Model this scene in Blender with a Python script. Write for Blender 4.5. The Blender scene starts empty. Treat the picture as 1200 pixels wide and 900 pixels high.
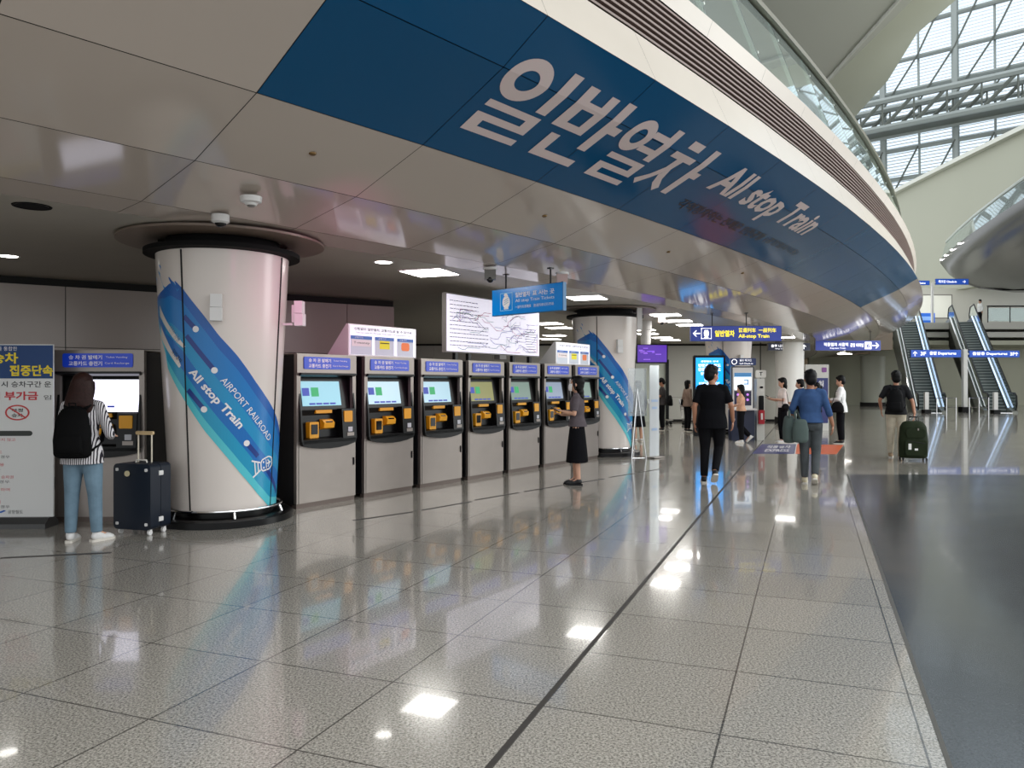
import bpy, bmesh, math, random
from math import sin, cos, pi, radians, degrees, hypot, atan2, sqrt
from mathutils import Vector, Matrix, Quaternion

sc = bpy.context.scene
C = sc.collection
# ------------------------------------------------------------------ camera, world, lights, exposure
EYE = 1.55
cam_data = bpy.data.cameras.new('camera')
cam_data.sensor_width = 36.0
cam_data.lens = 36.0 * 900.0 / 1200.0
cam_data.clip_start = 0.05
cam_data.clip_end = 400
cam = bpy.data.objects.new('camera', cam_data)
cam.location = (0, 0, EYE)
cam.rotation_euler = (pi / 2, 0, 0)
C.objects.link(cam)
sc.camera = cam
sc.view_settings.view_transform = 'Standard'
sc.view_settings.look = 'None'
sc.view_settings.exposure = 0.0
sc.view_settings.gamma = 1.0
sc.view_settings.use_curve_mapping = False
world = bpy.data.worlds.new('overcast_sky')
sc.world = world
world.use_nodes = True
bg = world.node_tree.nodes['Background']
bg.inputs[0].default_value = (0.93, 0.965, 0.99, 1)
bg.inputs[1].default_value = 1.5
CEIL_LIGHT = 14.0


def area_lamp(name, loc, size, energy, color, rot=(0, 0, 0), size_y=None):
    d = bpy.data.lights.new(name, 'AREA')
    d.energy = energy
    d.color = color
    d.size = size
    if size_y:
        d.shape = 'RECTANGLE'
        d.size_y = size_y
    o = bpy.data.objects.new(name, d)
    o.location = loc
    o.rotation_euler = rot
    C.objects.link(o)
    return o


def aim(loc, target):
    v = Vector(target) - Vector(loc)
    return v.to_track_quat('-Z', 'Y').to_euler()


# added magenta spot for an unseen pink display; daylight from the tall glazed hall
d = bpy.data.lights.new('magenta_fill_spot', 'SPOT')
d.energy = 175
d.color = (1.0, 0.12, 0.5)
d.spot_size = radians(54)
d.spot_blend = 1.0
d.shadow_soft_size = 0.5
spot = bpy.data.objects.new('magenta_fill_spot', d)
spot.location = (-1.3, 6.6, 3.0)
spot.rotation_euler = aim(spot.location, (-2.6, 11.4, 2.1))
C.objects.link(spot)
HALL = area_lamp('hall_daylight_lamp', (14, 4, 13.5), 14, 1500, (0.93, 0.98, 1.0), (0, radians(12), 0), 26)


UPL = area_lamp('ceiling_fill_lamp', (27, 16, 8), 12, 2300, (0.97, 1.0, 0.97), aim((27, 16, 8), (9, 26, 14)), 12)  # added uplight, stands in for floor bounce on the upper ceiling


UPF = area_lamp('upper_wall_fill_lamp', (35, 57, 9.2), 8, 420, (1.0, 0.98, 0.92), aim((35, 57, 9.2), (35, 64, 7)), 2)  # added fill brightening the upper wall, for unseen ceiling lights
FAR = area_lamp('far_ceiling_lamp', (18.5, 53, 3.4), 4, 120, (1.0, 0.95, 0.85), (0, 0, 0), 4)


# ------------------------------------------------------------------ materials
def srgb(c):
    return tuple(((x / 255.0) / 12.92 if x / 255.0 <= 0.04045 else ((x / 255.0 + 0.055) / 1.055) ** 2.4) for x in c)


def mat(name, rgb, rough=0.5, metal=0.0, emit=0.0, spec=0.5, lin=False, coat=0.0):
    m = bpy.data.materials.new(name)
    m.use_nodes = True
    b = m.node_tree.nodes['Principled BSDF']
    c = rgb if lin else srgb(rgb)
    b.inputs['Base Color'].default_value = (*c, 1)
    b.inputs['Roughness'].default_value = rough
    b.inputs['Metallic'].default_value = metal
    b.inputs['Specular IOR Level'].default_value = spec
    if coat:
        b.inputs['Coat Weight'].default_value = coat
        b.inputs['Coat Roughness'].default_value = 0.05
    if emit:
        b.inputs['Emission Color'].default_value = (*c, 1)
        b.inputs['Emission Strength'].default_value = emit
    return m


def noisy(m, scale, amount, rough_amount=0.0, detail=3.0):
    """break the flat colour of a material up with object-space noise"""
    nt = m.node_tree
    b = nt.nodes['Principled BSDF']
    tc = nt.nodes.new('ShaderNodeTexCoord')
    n = nt.nodes.new('ShaderNodeTexNoise')
    n.inputs['Scale'].default_value = scale
    n.inputs['Detail'].default_value = detail
    nt.links.new(tc.outputs['Object'], n.inputs['Vector'])
    mr = nt.nodes.new('ShaderNodeMapRange')
    mr.inputs['From Min'].default_value = 0.3
    mr.inputs['From Max'].default_value = 0.7
    mr.inputs['To Min'].default_value = 1 - amount
    mr.inputs['To Max'].default_value = 1 + amount
    nt.links.new(n.outputs['Fac'], mr.inputs['Value'])
    mx = nt.nodes.new('ShaderNodeVectorMath')
    mx.operation = 'SCALE'
    mx.inputs[0].default_value = tuple(b.inputs['Base Color'].default_value)[:3]
    nt.links.new(mr.outputs['Result'], mx.inputs['Scale'])
    nt.links.new(mx.outputs['Vector'], b.inputs['Base Color'])
    if rough_amount:
        r0 = b.inputs['Roughness'].default_value
        m2 = nt.nodes.new('ShaderNodeMapRange')
        m2.inputs['From Min'].default_value = 0.3
        m2.inputs['From Max'].default_value = 0.7
        m2.inputs['To Min'].default_value = max(0, r0 - rough_amount)
        m2.inputs['To Max'].default_value = r0 + rough_amount
        nt.links.new(n.outputs['Fac'], m2.inputs['Value'])
        nt.links.new(m2.outputs['Result'], b.inputs['Roughness'])
    return m


def glass_mat(name, tint, fac=0.12, rough=0.02, alpha_tint=0.85):
    m = bpy.data.materials.new(name)
    m.use_nodes = True
    nt = m.node_tree
    nt.nodes.remove(nt.nodes['Principled BSDF'])
    out = nt.nodes['Material Output']
    tr = nt.nodes.new('ShaderNodeBsdfTransparent')
    tr.inputs[0].default_value = (*tint, 1)
    gl = nt.nodes.new('ShaderNodeBsdfGlossy')
    gl.inputs['Roughness'].default_value = rough
    gl.inputs[0].default_value = (0.95, 1, 0.98, 1)
    df = nt.nodes.new('ShaderNodeBsdfDiffuse')
    df.inputs[0].default_value = (*tint, 1)
    mx0 = nt.nodes.new('ShaderNodeMixShader')
    mx0.inputs[0].default_value = 1 - alpha_tint
    nt.links.new(tr.outputs[0], mx0.inputs[1])
    nt.links.new(df.outputs[0], mx0.inputs[2])
    fr = nt.nodes.new('ShaderNodeFresnel')
    fr.inputs['IOR'].default_value = 1.45
    ad = nt.nodes.new('ShaderNodeMath')
    ad.operation = 'ADD'
    ad.use_clamp = True
    ad.inputs[1].default_value = fac
    nt.links.new(fr.outputs[0], ad.inputs[0])
    mx = nt.nodes.new('ShaderNodeMixShader')
    nt.links.new(ad.outputs[0], mx.inputs[0])
    nt.links.new(mx0.outputs[0], mx.inputs[1])
    nt.links.new(gl.outputs[0], mx.inputs[2])
    nt.links.new(mx.outputs[0], out.inputs['Surface'])
    return m


# ------------------------------------------------------------------ mesh collecting
class MB:
    def __init__(self):
        self.v = []
        self.f = []
        self.mi = []

    def add(self, vs, fs, mi=0):
        o = len(self.v)
        self.v += [tuple(p) for p in vs]
        self.f += [tuple(i + o for i in f) for f in fs]
        self.mi += [mi] * len(fs)
        return self

    def box(self, c, s, rz=0.0, mi=0, M=None):
        cx, cy, cz = c
        hx, hy, hz = s[0] / 2, s[1] / 2, s[2] / 2
        vs = []
        for dz in (-hz, hz):
            for dx, dy in ((-hx, -hy), (hx, -hy), (hx, hy), (-hx, hy)):
                p = Vector((dx, dy, dz))
                if M is not None:
                    p = M @ p
                elif rz:
                    p = Vector((dx * cos(rz) - dy * sin(rz), dx * sin(rz) + dy * cos(rz), dz))
                vs.append((cx + p.x, cy + p.y, cz + p.z))
        return self.add(vs, [(3, 2, 1, 0), (4, 5, 6, 7), (0, 1, 5, 4), (1, 2, 6, 5), (2, 3, 7, 6), (3, 0, 4, 7)], mi)

    def rbox(self, c, s, r=0.01, seg=2, mi=0):
        """box with rounded vertical edges in the x-z outline (front view)"""
        hx, hz = s[0] / 2, s[2] / 2
        r = min(r, hx * .99, hz * .99)
        pts = []
        for sx, sz, a0 in ((1, 1, 0), (-1, 1, 90), (-1, -1, 180), (1, -1, 270)):
            for k in range(seg + 1):
                a = radians(a0 + 90 * k / seg)
                pts.append((c[0] + sx * (hx - r) + r * cos(a), c[2] + sz * (hz - r) + r * sin(a)))
        return self.prism_xz(pts, c[1] - s[1] / 2, c[1] + s[1] / 2, mi)

    def prism_xz(self, pts, y0, y1, mi=0):
        n = len(pts)
        vs = [(x, y0, z) for x, z in pts] + [(x, y1, z) for x, z in pts]
        fs = [tuple(range(n)), tuple(range(2 * n - 1, n - 1, -1))]
        fs += [(i, i + n, (i + 1) % n + n, (i + 1) % n) for i in range(n)]
        return self.add(vs, fs, mi)

    def prism_yz(self, pts, x0, x1, mi=0):
        n = len(pts)
        vs = [(x0, y, z) for y, z in pts] + [(x1, y, z) for y, z in pts]
        fs = [tuple(range(n)), tuple(range(2 * n - 1, n - 1, -1))]
        fs += [(i, i + n, (i + 1) % n + n, (i + 1) % n) for i in range(n)]
        return self.add(vs, fs, mi)

    def prism_xy(self, pts, z0, z1, mi=0):
        n = len(pts)
        vs = [(x, y, z0) for x, y in pts] + [(x, y, z1) for x, y in pts]
        fs = [tuple(range(n - 1, -1, -1)), tuple(range(n, 2 * n))]
        fs += [(i, (i + 1) % n, (i + 1) % n + n, i + n) for i in range(n)]
        return self.add(vs, fs, mi)

    def tube(self, pts, r, n=8, mi=0, cap=True):
        """round (or elliptical, r=(rx, ry)) tube through points; r may be a list"""
        P = [Vector(p) for p in pts]
        rings = []
        up = Vector((0, 0, 1))
        prev = None
        for i, p in enumerate(P):
            a = P[max(i - 1, 0)]
            b = P[min(i + 1, len(P) - 1)]
            t = (b - a).normalized()
            ref = prev if prev is not None else (Vector((1, 0, 0)) if abs(t.x) < .9 else Vector((0, 1, 0)))
            u = (ref - t * ref.dot(t))
            if u.length < 1e-5:
                u = t.orthogonal()
            u.normalize()
            prev = u
            w = t.cross(u)
            rr = r[i] if isinstance(r, list) else r
            rx, ry = rr if isinstance(rr, tuple) else (rr, rr)
            rings.append([p + u * rx * cos(2 * pi * k / n) + w * ry * sin(2 * pi * k / n) for k in range(n)])
        vs = [q for ring in rings for q in ring]
        fs = []
        for i in range(len(rings) - 1):
            for k in range(n):
                a = i * n + k
                b = i * n + (k + 1) % n
                fs.append((a, b, b + n, a + n))
        if cap:
            fs.append(tuple(range(n - 1, -1, -1)))
            m = (len(rings) - 1) * n
            fs.append(tuple(range(m, m + n)))
        return self.add(vs, fs, mi)

    def lathe(self, prof, c=(0, 0), n=32, mi=0, a0=0.0, a1=360.0):
        full = abs(a1 - a0) >= 360
        m = n if full else n + 1
        vs = []
        for r, z in prof:
            for k in range(m):
                a = radians(a0 + (a1 - a0) * k / n)
                vs.append((c[0] + r * cos(a), c[1] + r * sin(a), z))
        fs = []
        for i in range(len(prof) - 1):
            for k in range(n):
                a = i * m + k
                b = i * m + (k + 1) % m
                fs.append((a, b, b + m, a + m))
        return self.add(vs, fs, mi)

    def ell(self, c, r, n=12, mi=0, M=None):
        vs = []
        rows = n // 2
        c = Vector(c)
        for i in range(rows + 1):
            ph = pi * i / rows
            for k in range(n):
                a = 2 * pi * k / n
                p = Vector((r[0] * sin(ph) * cos(a), r[1] * sin(ph) * sin(a), r[2] * cos(ph)))
                if M is not None:
                    p = M @ p
                vs.append(c + p)
        fs = []
        for i in range(rows):
            for k in range(n):
                a = i * n + k
                b = i * n + (k + 1) % n
                fs.append((a, a + n, b + n, b))
        return self.add(vs, fs, mi)

    def build(self, name, m, parent=None, smooth=False, kind=None, label=None, cat=None, group=None):
        me = bpy.data.meshes.new(name)
        me.from_pydata(self.v, [], self.f)
        mats = m if isinstance(m, (list, tuple)) else [m]
        for x in mats:
            me.materials.append(x)
        if len(mats) > 1:
            for i, p in enumerate(me.polygons):
                p.material_index = self.mi[i]
        bm = bmesh.new()
        bm.from_mesh(me)
        bmesh.ops.remove_doubles(bm, verts=bm.verts, dist=1e-6)
        if kind != 'flat':
            bmesh.ops.recalc_face_normals(bm, faces=bm.faces)
        bm.to_mesh(me)
        bm.free()
        if smooth:
            me.shade_smooth()
            if smooth == 'auto':
                try:
                    me.set_sharp_from_angle(angle=radians(40))
                except Exception:
                    pass
        o = bpy.data.objects.new(name, me)
        C.objects.link(o)
        if parent is not None:
            o.parent = parent
        if kind and kind != 'flat':
            o['kind'] = kind
        tag(o, label, cat, group)
        return o


def tag(o, label=None, cat=None, group=None):
    if label:
        o['label'] = label
    if cat:
        o['category'] = cat
    if group:
        o['group'] = group
    return o


def thing(name, label, cat, loc=(0, 0, 0), rz=0.0, group=None):
    o = bpy.data.objects.new(name, None)
    o.empty_display_size = 0.1
    C.objects.link(o)
    o.location = loc
    o.rotation_euler = (0, 0, rz)
    return tag(o, label, cat, group)


def copy_tree(o, parent=None):
    c = o.copy()
    C.objects.link(c)
    if parent is not None:
        c.parent = parent
    for ch in list(o.children):
        copy_tree(ch, c)
    return c


_txt = {}


def text_geo(body, bold=0.0, res=2):
    """outline of a line of lettering as flat verts / faces, height of a capital about 0.7"""
    key = (body, bold, res)
    if key in _txt:
        return _txt[key]
    cu = bpy.data.curves.new('t', 'FONT')
    cu.body = body
    cu.offset = bold
    cu.resolution_u = res
    o = bpy.data.objects.new('t', cu)
    C.objects.link(o)
    me = o.to_mesh()
    vs = [tuple(v.co)[:2] for v in me.vertices]
    fs = [tuple(p.vertices) for p in me.polygons]
    o.to_mesh_clear()
    bpy.data.objects.remove(o)
    bpy.data.curves.remove(cu)
    x0 = min(v[0] for v in vs)
    x1 = max(v[0] for v in vs)
    y0 = min(v[1] for v in vs)
    y1 = max(v[1] for v in vs)
    _txt[key] = (vs, fs, (x0, x1, y0, y1))
    return _txt[key]


def put_text(mb, body, x, z, h, fn=None, w=None, align='l', bold=0.0, mi=0, y=0.0):
    """add lettering: bottom left at (x, z), full ink height h, optional ink width w"""
    vs, fs, (x0, x1, y0, y1) = text_geo(body, bold)
    s = h / (y1 - y0)
    sx = s if w is None else w / (x1 - x0)
    W = (x1 - x0) * sx
    ox = x if align == 'l' else (x - W / 2 if align == 'c' else x - W)
    P = [(ox + (a - x0) * sx, z + (b - y0) * s) for a, b in vs]
    if fn is None:
        mb.add([(a, y, b) for a, b in P], fs, mi)
    else:
        mb.add([fn(a, b) for a, b in P], fs, mi)
    return W


# common materials
M = {}
M['white_panel'] = mat('white_soffit_panel', (199, 187, 177), .10, 0, spec=.5)
M['flat_ceiling'] = noisy(mat('flat_ceiling_paint', (178, 172, 160), .45), 1.5, .03)
M['fascia'] = noisy(mat('fascia_white', (216, 206, 193), .3), .8, .03)
M['blue'] = mat('sign_film_blue', (0, 82, 128), .14, spec=.25)
M['joint'] = mat('joint_black', (22, 20, 18), .7)
M['black'] = mat('black_plastic', (10, 10, 11), .3, spec=.22)
M['matt_black'] = mat('matt_black', (10, 10, 10), .7, spec=.2)
M['dark_side'] = mat('dark_cabinet_side', (24, 24, 26), .45, spec=.25)
M['steel'] = noisy(mat('brushed_steel', (138, 130, 124), .36, .65), 3.0, .06, .06)
M['chrome'] = mat('chrome', (225, 225, 225), .12, 1.0)
M['white'] = mat('white_paint', (232, 230, 226), .4)
M['white_plastic'] = mat('white_plastic', (226, 224, 222), .4)
M['letter_white'] = mat('white_lettering', (240, 236, 236), .4)
M['letter_black'] = mat('dark_lettering', (34, 34, 38), .6)
M['light'] = mat('lamp_diffuser', (255, 252, 246), .4, emit=CEIL_LIGHT)
M['grey'] = mat('mid_grey_paint', (120, 118, 114), .5)
M['yellow'] = mat('yellow_plastic', (226, 158, 24), .4)
# ------------------------------------------------------------------ the curved concourse deck (rings about one centre)
DX, DY = -81.997, 76.780
RR = [104.558, 105.089, 106.123, 107.091, 108.064, 108.527, 108.292, 108.261, 108.332, 107.806]
ZZ = [3.2, 3.222, 3.395, 3.711, 4.154, 4.433, 4.965, 5.5, 5.673, 7.05]
TH0, DTH = radians(-41.58495), radians(.88507)
JA, JB = -16, 58


def deck(j, r, z):
    a = TH0 + DTH * j
    return (DX + r * cos(a), DY + r * sin(a), z)


def panels(mb, k0, k1, j0, j1, step=1, gap=.004, off=0.0, g0=True):
    """flat panels between ring k0 and ring k1 with shadow gaps"""
    r0, z0, r1, z1 = RR[k0], ZZ[k0], RR[k1], ZZ[k1]
    L = hypot(r1 - r0, z1 - z0)
    ur, uz = (r1 - r0) / L, (z1 - z0) / L
    nr, nz = uz, -ur
    e = gap if g0 else 0
    gj = gap / 1.655
    for j in range(j0, j1, step):
        a, b = j + gj, j + step - gj
        mb.add([deck(a, r0 + ur * e + nr * off, z0 + uz * e + nz * off), deck(b, r0 + ur * e + nr * off, z0 + uz * e + nz * off),
                deck(b, r1 - ur * e + nr * off, z1 - uz * e + nz * off), deck(a, r1 - ur * e + nr * off, z1 - uz * e + nz * off)], [(0, 1, 2, 3)])


mb = MB()
panels(mb, 0, 1, JA, JB)
panels(mb, 1, 2, JA, JB)
panels(mb, 2, 3, JA, JB)
for ja, jb in ((JA, 0), (12, JB)):
    panels(mb, 3, 4, ja, jb)
    panels(mb, 4, 5, ja, jb)
mb.build('ceiling_soffit', M['white_panel'], kind='structure')

mb = MB()
panels(mb, 5, 6, JA, JB, gap=.002)
panels(mb, 7, 8, JA, JB, gap=.002)
mb.build('trim_1', M['fascia'], kind='structure', smooth=False)

# solid body behind the panels
mb = MB()
prof = [(RR[0], ZZ[0] + .03), (RR[1], ZZ[1] + .03), (RR[2] - .01, ZZ[2] + .03), (RR[3] - .01, ZZ[3] + .03), (RR[4] - .015, ZZ[4] + .03),
        (RR[5] - .03, ZZ[5] + .02), (RR[6] - .03, ZZ[6]), (RR[6] - .06, ZZ[6] + .02), (RR[7] - .06, ZZ[7] - .02), (RR[7] - .03, ZZ[7]), (RR[8] - .03, ZZ[8] - .01),
        (RR[8] - 18, ZZ[8] - .01), (RR[8] - 18, 3.26), (RR[0], 3.26)]
vs, fs = [], []
n = len(prof)
for j in range(JA, JB + 1):
    vs += [deck(j, r, z) for r, z in prof]
for j in range(JB - JA):
    for i in range(n):
        a, b = j * n + i, j * n + (i + 1) % n
        fs.append((a, b, b + n, a + n))
fs += [tuple(range(n)), tuple(range((JB - JA) * n, (JB - JA) * n + n))]
mb.add(vs, fs)
mb.build('ceiling_slab', M['joint'], kind='structure')

# ventilation grille: eight thin blades in the dark slot
mb = MB()
for i in range(8):
    t = (i + .5) / 8
    r = RR[6] + (RR[7] - RR[6]) * t
    z = ZZ[6] + (ZZ[7] - ZZ[6]) * t
    vs, fs = [], []
    pr = [(r - .045, z + .012), (r, z + .012), (r, z - .012), (r - .045, z - .012)]
    for j in range(JA, JB + 1):
        vs += [deck(j, a, b) for a, b in pr]
    for j in range(JB - JA):
        for q in range(4):
            a, b = j * 4 + q, j * 4 + (q + 1) % 4
            fs.append((a, b, b + 4, a + 4))
    mb.add(vs, fs)
mb.build('trim_2', mat('grille_blade', (132, 112, 104), .5), kind='structure')

# flat ceiling of the low concourse
mb = MB()
vs, fs = [], []
for j in range(JA, JB + 1):
    vs += [deck(j, RR[0] - .004, 3.2), deck(j, 62, 3.2), deck(j, 62, 3.3), deck(j, RR[0] - .004, 3.3)]
for j in range(JB - JA):
    for q in range(4):
        a, b = j * 4 + q, j * 4 + (q + 1) % 4
        fs.append((a, b, b + 4, a + 4))
mb.add(vs, fs)
mb.build('ceiling', M['flat_ceiling'], kind='structure')

# blue sign band fixed along the soffit, with its lettering
LT1 = hypot(RR[4] - RR[3], ZZ[4] - ZZ[3])
LT2 = hypot(RR[5] - RR[4], ZZ[5] - ZZ[4])


def soff(s, t, off=.004):
    """sign coordinates: s in panels along the band, t metres up from its lower edge"""
    if t <= LT1:
        u, a, b, d = t / LT1, 3, 4, LT1
    else:
        u, a, b, d = (t - LT1) / LT2, 4, 5, LT2
    r = RR[a] + (RR[b] - RR[a]) * u
    z = ZZ[a] + (ZZ[b] - ZZ[a]) * u
    nr, nz = (ZZ[b] - ZZ[a]) / d, -(RR[b] - RR[a]) / d
    return deck(s, r + nr * off, z + nz * off)


ang = TH0 + DTH * 6
sign = thing('overhead_sign', 'long curved blue sign band with large white Korean lettering fixed under the deck edge', 'sign', deck(6, RR[4], 4.154))
sign_inv = Vector(sign.location)
mb = MB()
panels(mb, 3, 4, 0, 12)
panels(mb, 4, 5, 0, 12)
mb.v = [tuple(Vector(p) - sign_inv) for p in mb.v]
mb.build('sign_panel', M['blue'], sign)


def cut_map(polys, mi=0, mbx=None):
    """flat (s, t) polygons cut at the fold and at panel seams, laid on the band"""
    bm = bmesh.new()
    for vs, fs in polys:
        vv = [bm.verts.new((a * 1.0, b, 0)) for a, b in vs]
        for f in fs:
            try:
                bm.faces.new([vv[i] for i in f])
            except ValueError:
                pass
    def cut(co, no):
        bmesh.ops.bisect_plane(bm, geom=bm.verts[:] + bm.edges[:] + bm.faces[:], plane_co=co, plane_no=no)
    cut((0, LT1, 0), (0, 1, 0))
    for j in range(1, 12):
        cut((j, 0, 0), (1, 0, 0))
    bm.verts.index_update()
    mbx.add([tuple(Vector(soff(v.co.x, v.co.y)) - sign_inv) for v in bm.verts], [tuple(v.index for v in f.verts) for f in bm.faces], mi)
    bm.free()


def rect(x0, y0, x1, y1):
    return ([(x0, y0), (x1, y0), (x1, y1), (x0, y1)], [(0, 1, 2, 3)])


def ring(cx, cy, ax, ay, bx, by, n=36):
    vs = [(cx + ax * cos(2 * pi * i / n), cy + ay * sin(2 * pi * i / n)) for i in range(n)]
    vs += [(cx + bx * cos(2 * pi * i / n), cy + by * sin(2 * pi * i / n)) for i in range(n)]
    return (vs, [(i, (i + 1) % n, (i + 1) % n + n, i + n) for i in range(n)])


def rieul(x0, x1, y0, y1):
    h = (y1 - y0) / 5
    w = .085
    return [rect(x0, y1 - h, x1, y1), rect(x1 - w, y0 + 2 * h + h, x1, y1 - h), rect(x0, y0 + 2 * h, x1, y0 + 3 * h),
            rect(x0, y0 + h, x0 + w, y0 + 2 * h), rect(x0, y0, x1, y0 + h)]


H = []
H += [ring(1.20, 1.045, .155, .24, .075, .115)]                      # il
H += [rect(1.435, .795, 1.52, 1.305)] + rieul(1.10, 1.525, .335, .745)
H += [rect(1.61, .75, 1.70, 1.275), rect(1.82, .75, 1.90, 1.275), rect(1.70, 1.03, 1.82, 1.125), rect(1.70, .75, 1.82, .835)]    # ban
H += [rect(1.98, .595, 2.065, 1.3), rect(2.065, .90, 2.145, 1.01), rect(1.68, .335, 1.765, .665), rect(1.765, .335, 2.09, .44)]
H += [ring(2.32, 1.03, .125, .23, .055, .11), rect(2.595, .79, 2.675, 1.3)]   # yeol
H += [rect(2.43, 1.085, 2.595, 1.17), rect(2.43, .875, 2.595, .96)] + rieul(2.265, 2.68, .335, .735)
H += [rect(2.85, 1.165, 3.01, 1.28), rect(2.78, .985, 3.07, 1.08)]    # cha
H += [([(2.885, .985), (2.97, .985), (2.955, .83), (2.87, .62), (2.79, .455), (2.735, .53), (2.82, .66), (2.88, .83)], [(0, 1, 2, 3, 6, 7), (3, 4, 5, 6)]),
      ([(2.955, .83), (3.0, .66), (3.08, .53), (3.045, .45), (2.955, .56), (2.905, .70)], [(0, 1, 4, 5), (1, 2, 3, 4)])]
H += [rect(3.155, .48, 3.24, 1.3), rect(3.24, .83, 3.315, .94)]
mb = MB()
cut_map(H, 0, mb)


def sign_text(body, s0, t0, s1, h, bold, mb):
    vs, fs, (x0, x1, y0, y1) = text_geo(body, bold)
    k = h / (y1 - y0)
    sx = (s1 - s0) / (x1 - x0)
    cut_map([([(s0 + (a - x0) * sx, t0 + (b - y0) * k) for a, b in vs], fs)], 0, mb)


# capital height sits on the baseline at .79, descender of the p below it
sign_text('All stop Train', 3.55, .66, 5.92, .63, .028, mb)
mb.build('headline_lettering', mat('sign_lettering_white', (226, 208, 206), .3), sign, kind='flat')
mb = MB()
sign_text('각역정차하는 전체운 인천공항', 3.52, .35, 5.35, .19, .02, mb)
mb.build('small_lettering', mat('sign_lettering_black', (8, 14, 24), .3), sign, label='small dark lettering', kind='flat')
mb = MB()
sign_text('(공항열차이용)', 5.42, .36, 6.46, .17, .01, mb)
mb.build('bracketed_lettering', mat('sign_lettering_dim', (16, 40, 58), .3), sign, label='faint dark lettering', kind='flat')

# ------------------------------------------------------------------ glass railing on top of the deck edge
rail = thing('glass_railing', 'long curved glass railing along the top of the white deck edge', 'railing', deck(6, RR[8] - .05, 5.67))
ro = Vector(rail.location)
M['rail_glass'] = glass_mat('railing_glass', (.80, .90, .87), .10, .02, .72)
M['rail_metal'] = mat('railing_metal', (186, 192, 184), .35, .3)


def railp(j, t, off=0.0):
    r = RR[8] - .04 + (RR[9] - RR[8] + .04) * t + off
    z = ZZ[8] - .02 + (ZZ[9] - .02 - ZZ[8] + .02) * t
    return tuple(Vector(deck(j, r, z)) - ro)


GJ0, GJ1 = -6, 34
for j in range(GJ0, GJ1):
    mb = MB()
    a, b = j + .012, j + .988
    mb.add([railp(a, .04), railp(b, .04), railp(b, .97), railp(a, .97), railp(a, .04, -.012), railp(b, .04, -.012), railp(b, .97, -.012), railp(a, .97, -.012)],
           [(0, 1, 2, 3), (7, 6, 5, 4), (0, 4, 5, 1), (1, 5, 6, 2), (2, 6, 7, 3), (3, 7, 4, 0)])
    mb.build('glass_panel', M['rail_glass'], rail)
    mb = MB()
    mb.tube([railp(j, 0, -.03), railp(j, 1, -.03)], .014, 8)
    for t in (.2, .8):
        mb.tube([railp(j + .03, t, .012), railp(j + .03, t, -.04)], .02, 8)
    mb.build('post', M['rail_metal'], rail)
mb = MB()
vs, fs = [], []
for j in range(GJ0, GJ1 + 1):
    for dr, dz in ((-.09, -.03), (-.09, .05), (.09, .05), (.09, -.03)):
        vs.append(tuple(Vector(deck(j, RR[9] + dr, ZZ[9] + dz)) - ro))
for j in range(GJ1 - GJ0):
    for q in range(4):
        a, b = j * 4 + q, j * 4 + (q + 1) % 4
        fs.append((a, b, b + 4, a + 4))
mb.add(vs, fs)
mb.build('handrail', mat('deck_handrail', (112, 110, 94), .45, .2), rail)

# ------------------------------------------------------------------ floor
GV = (.3625, .932)
NV = (.932, -.3625)


def gn(g, n):
    return (g * GV[0] + n * NV[0], g * GV[1] + n * NV[1])


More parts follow.
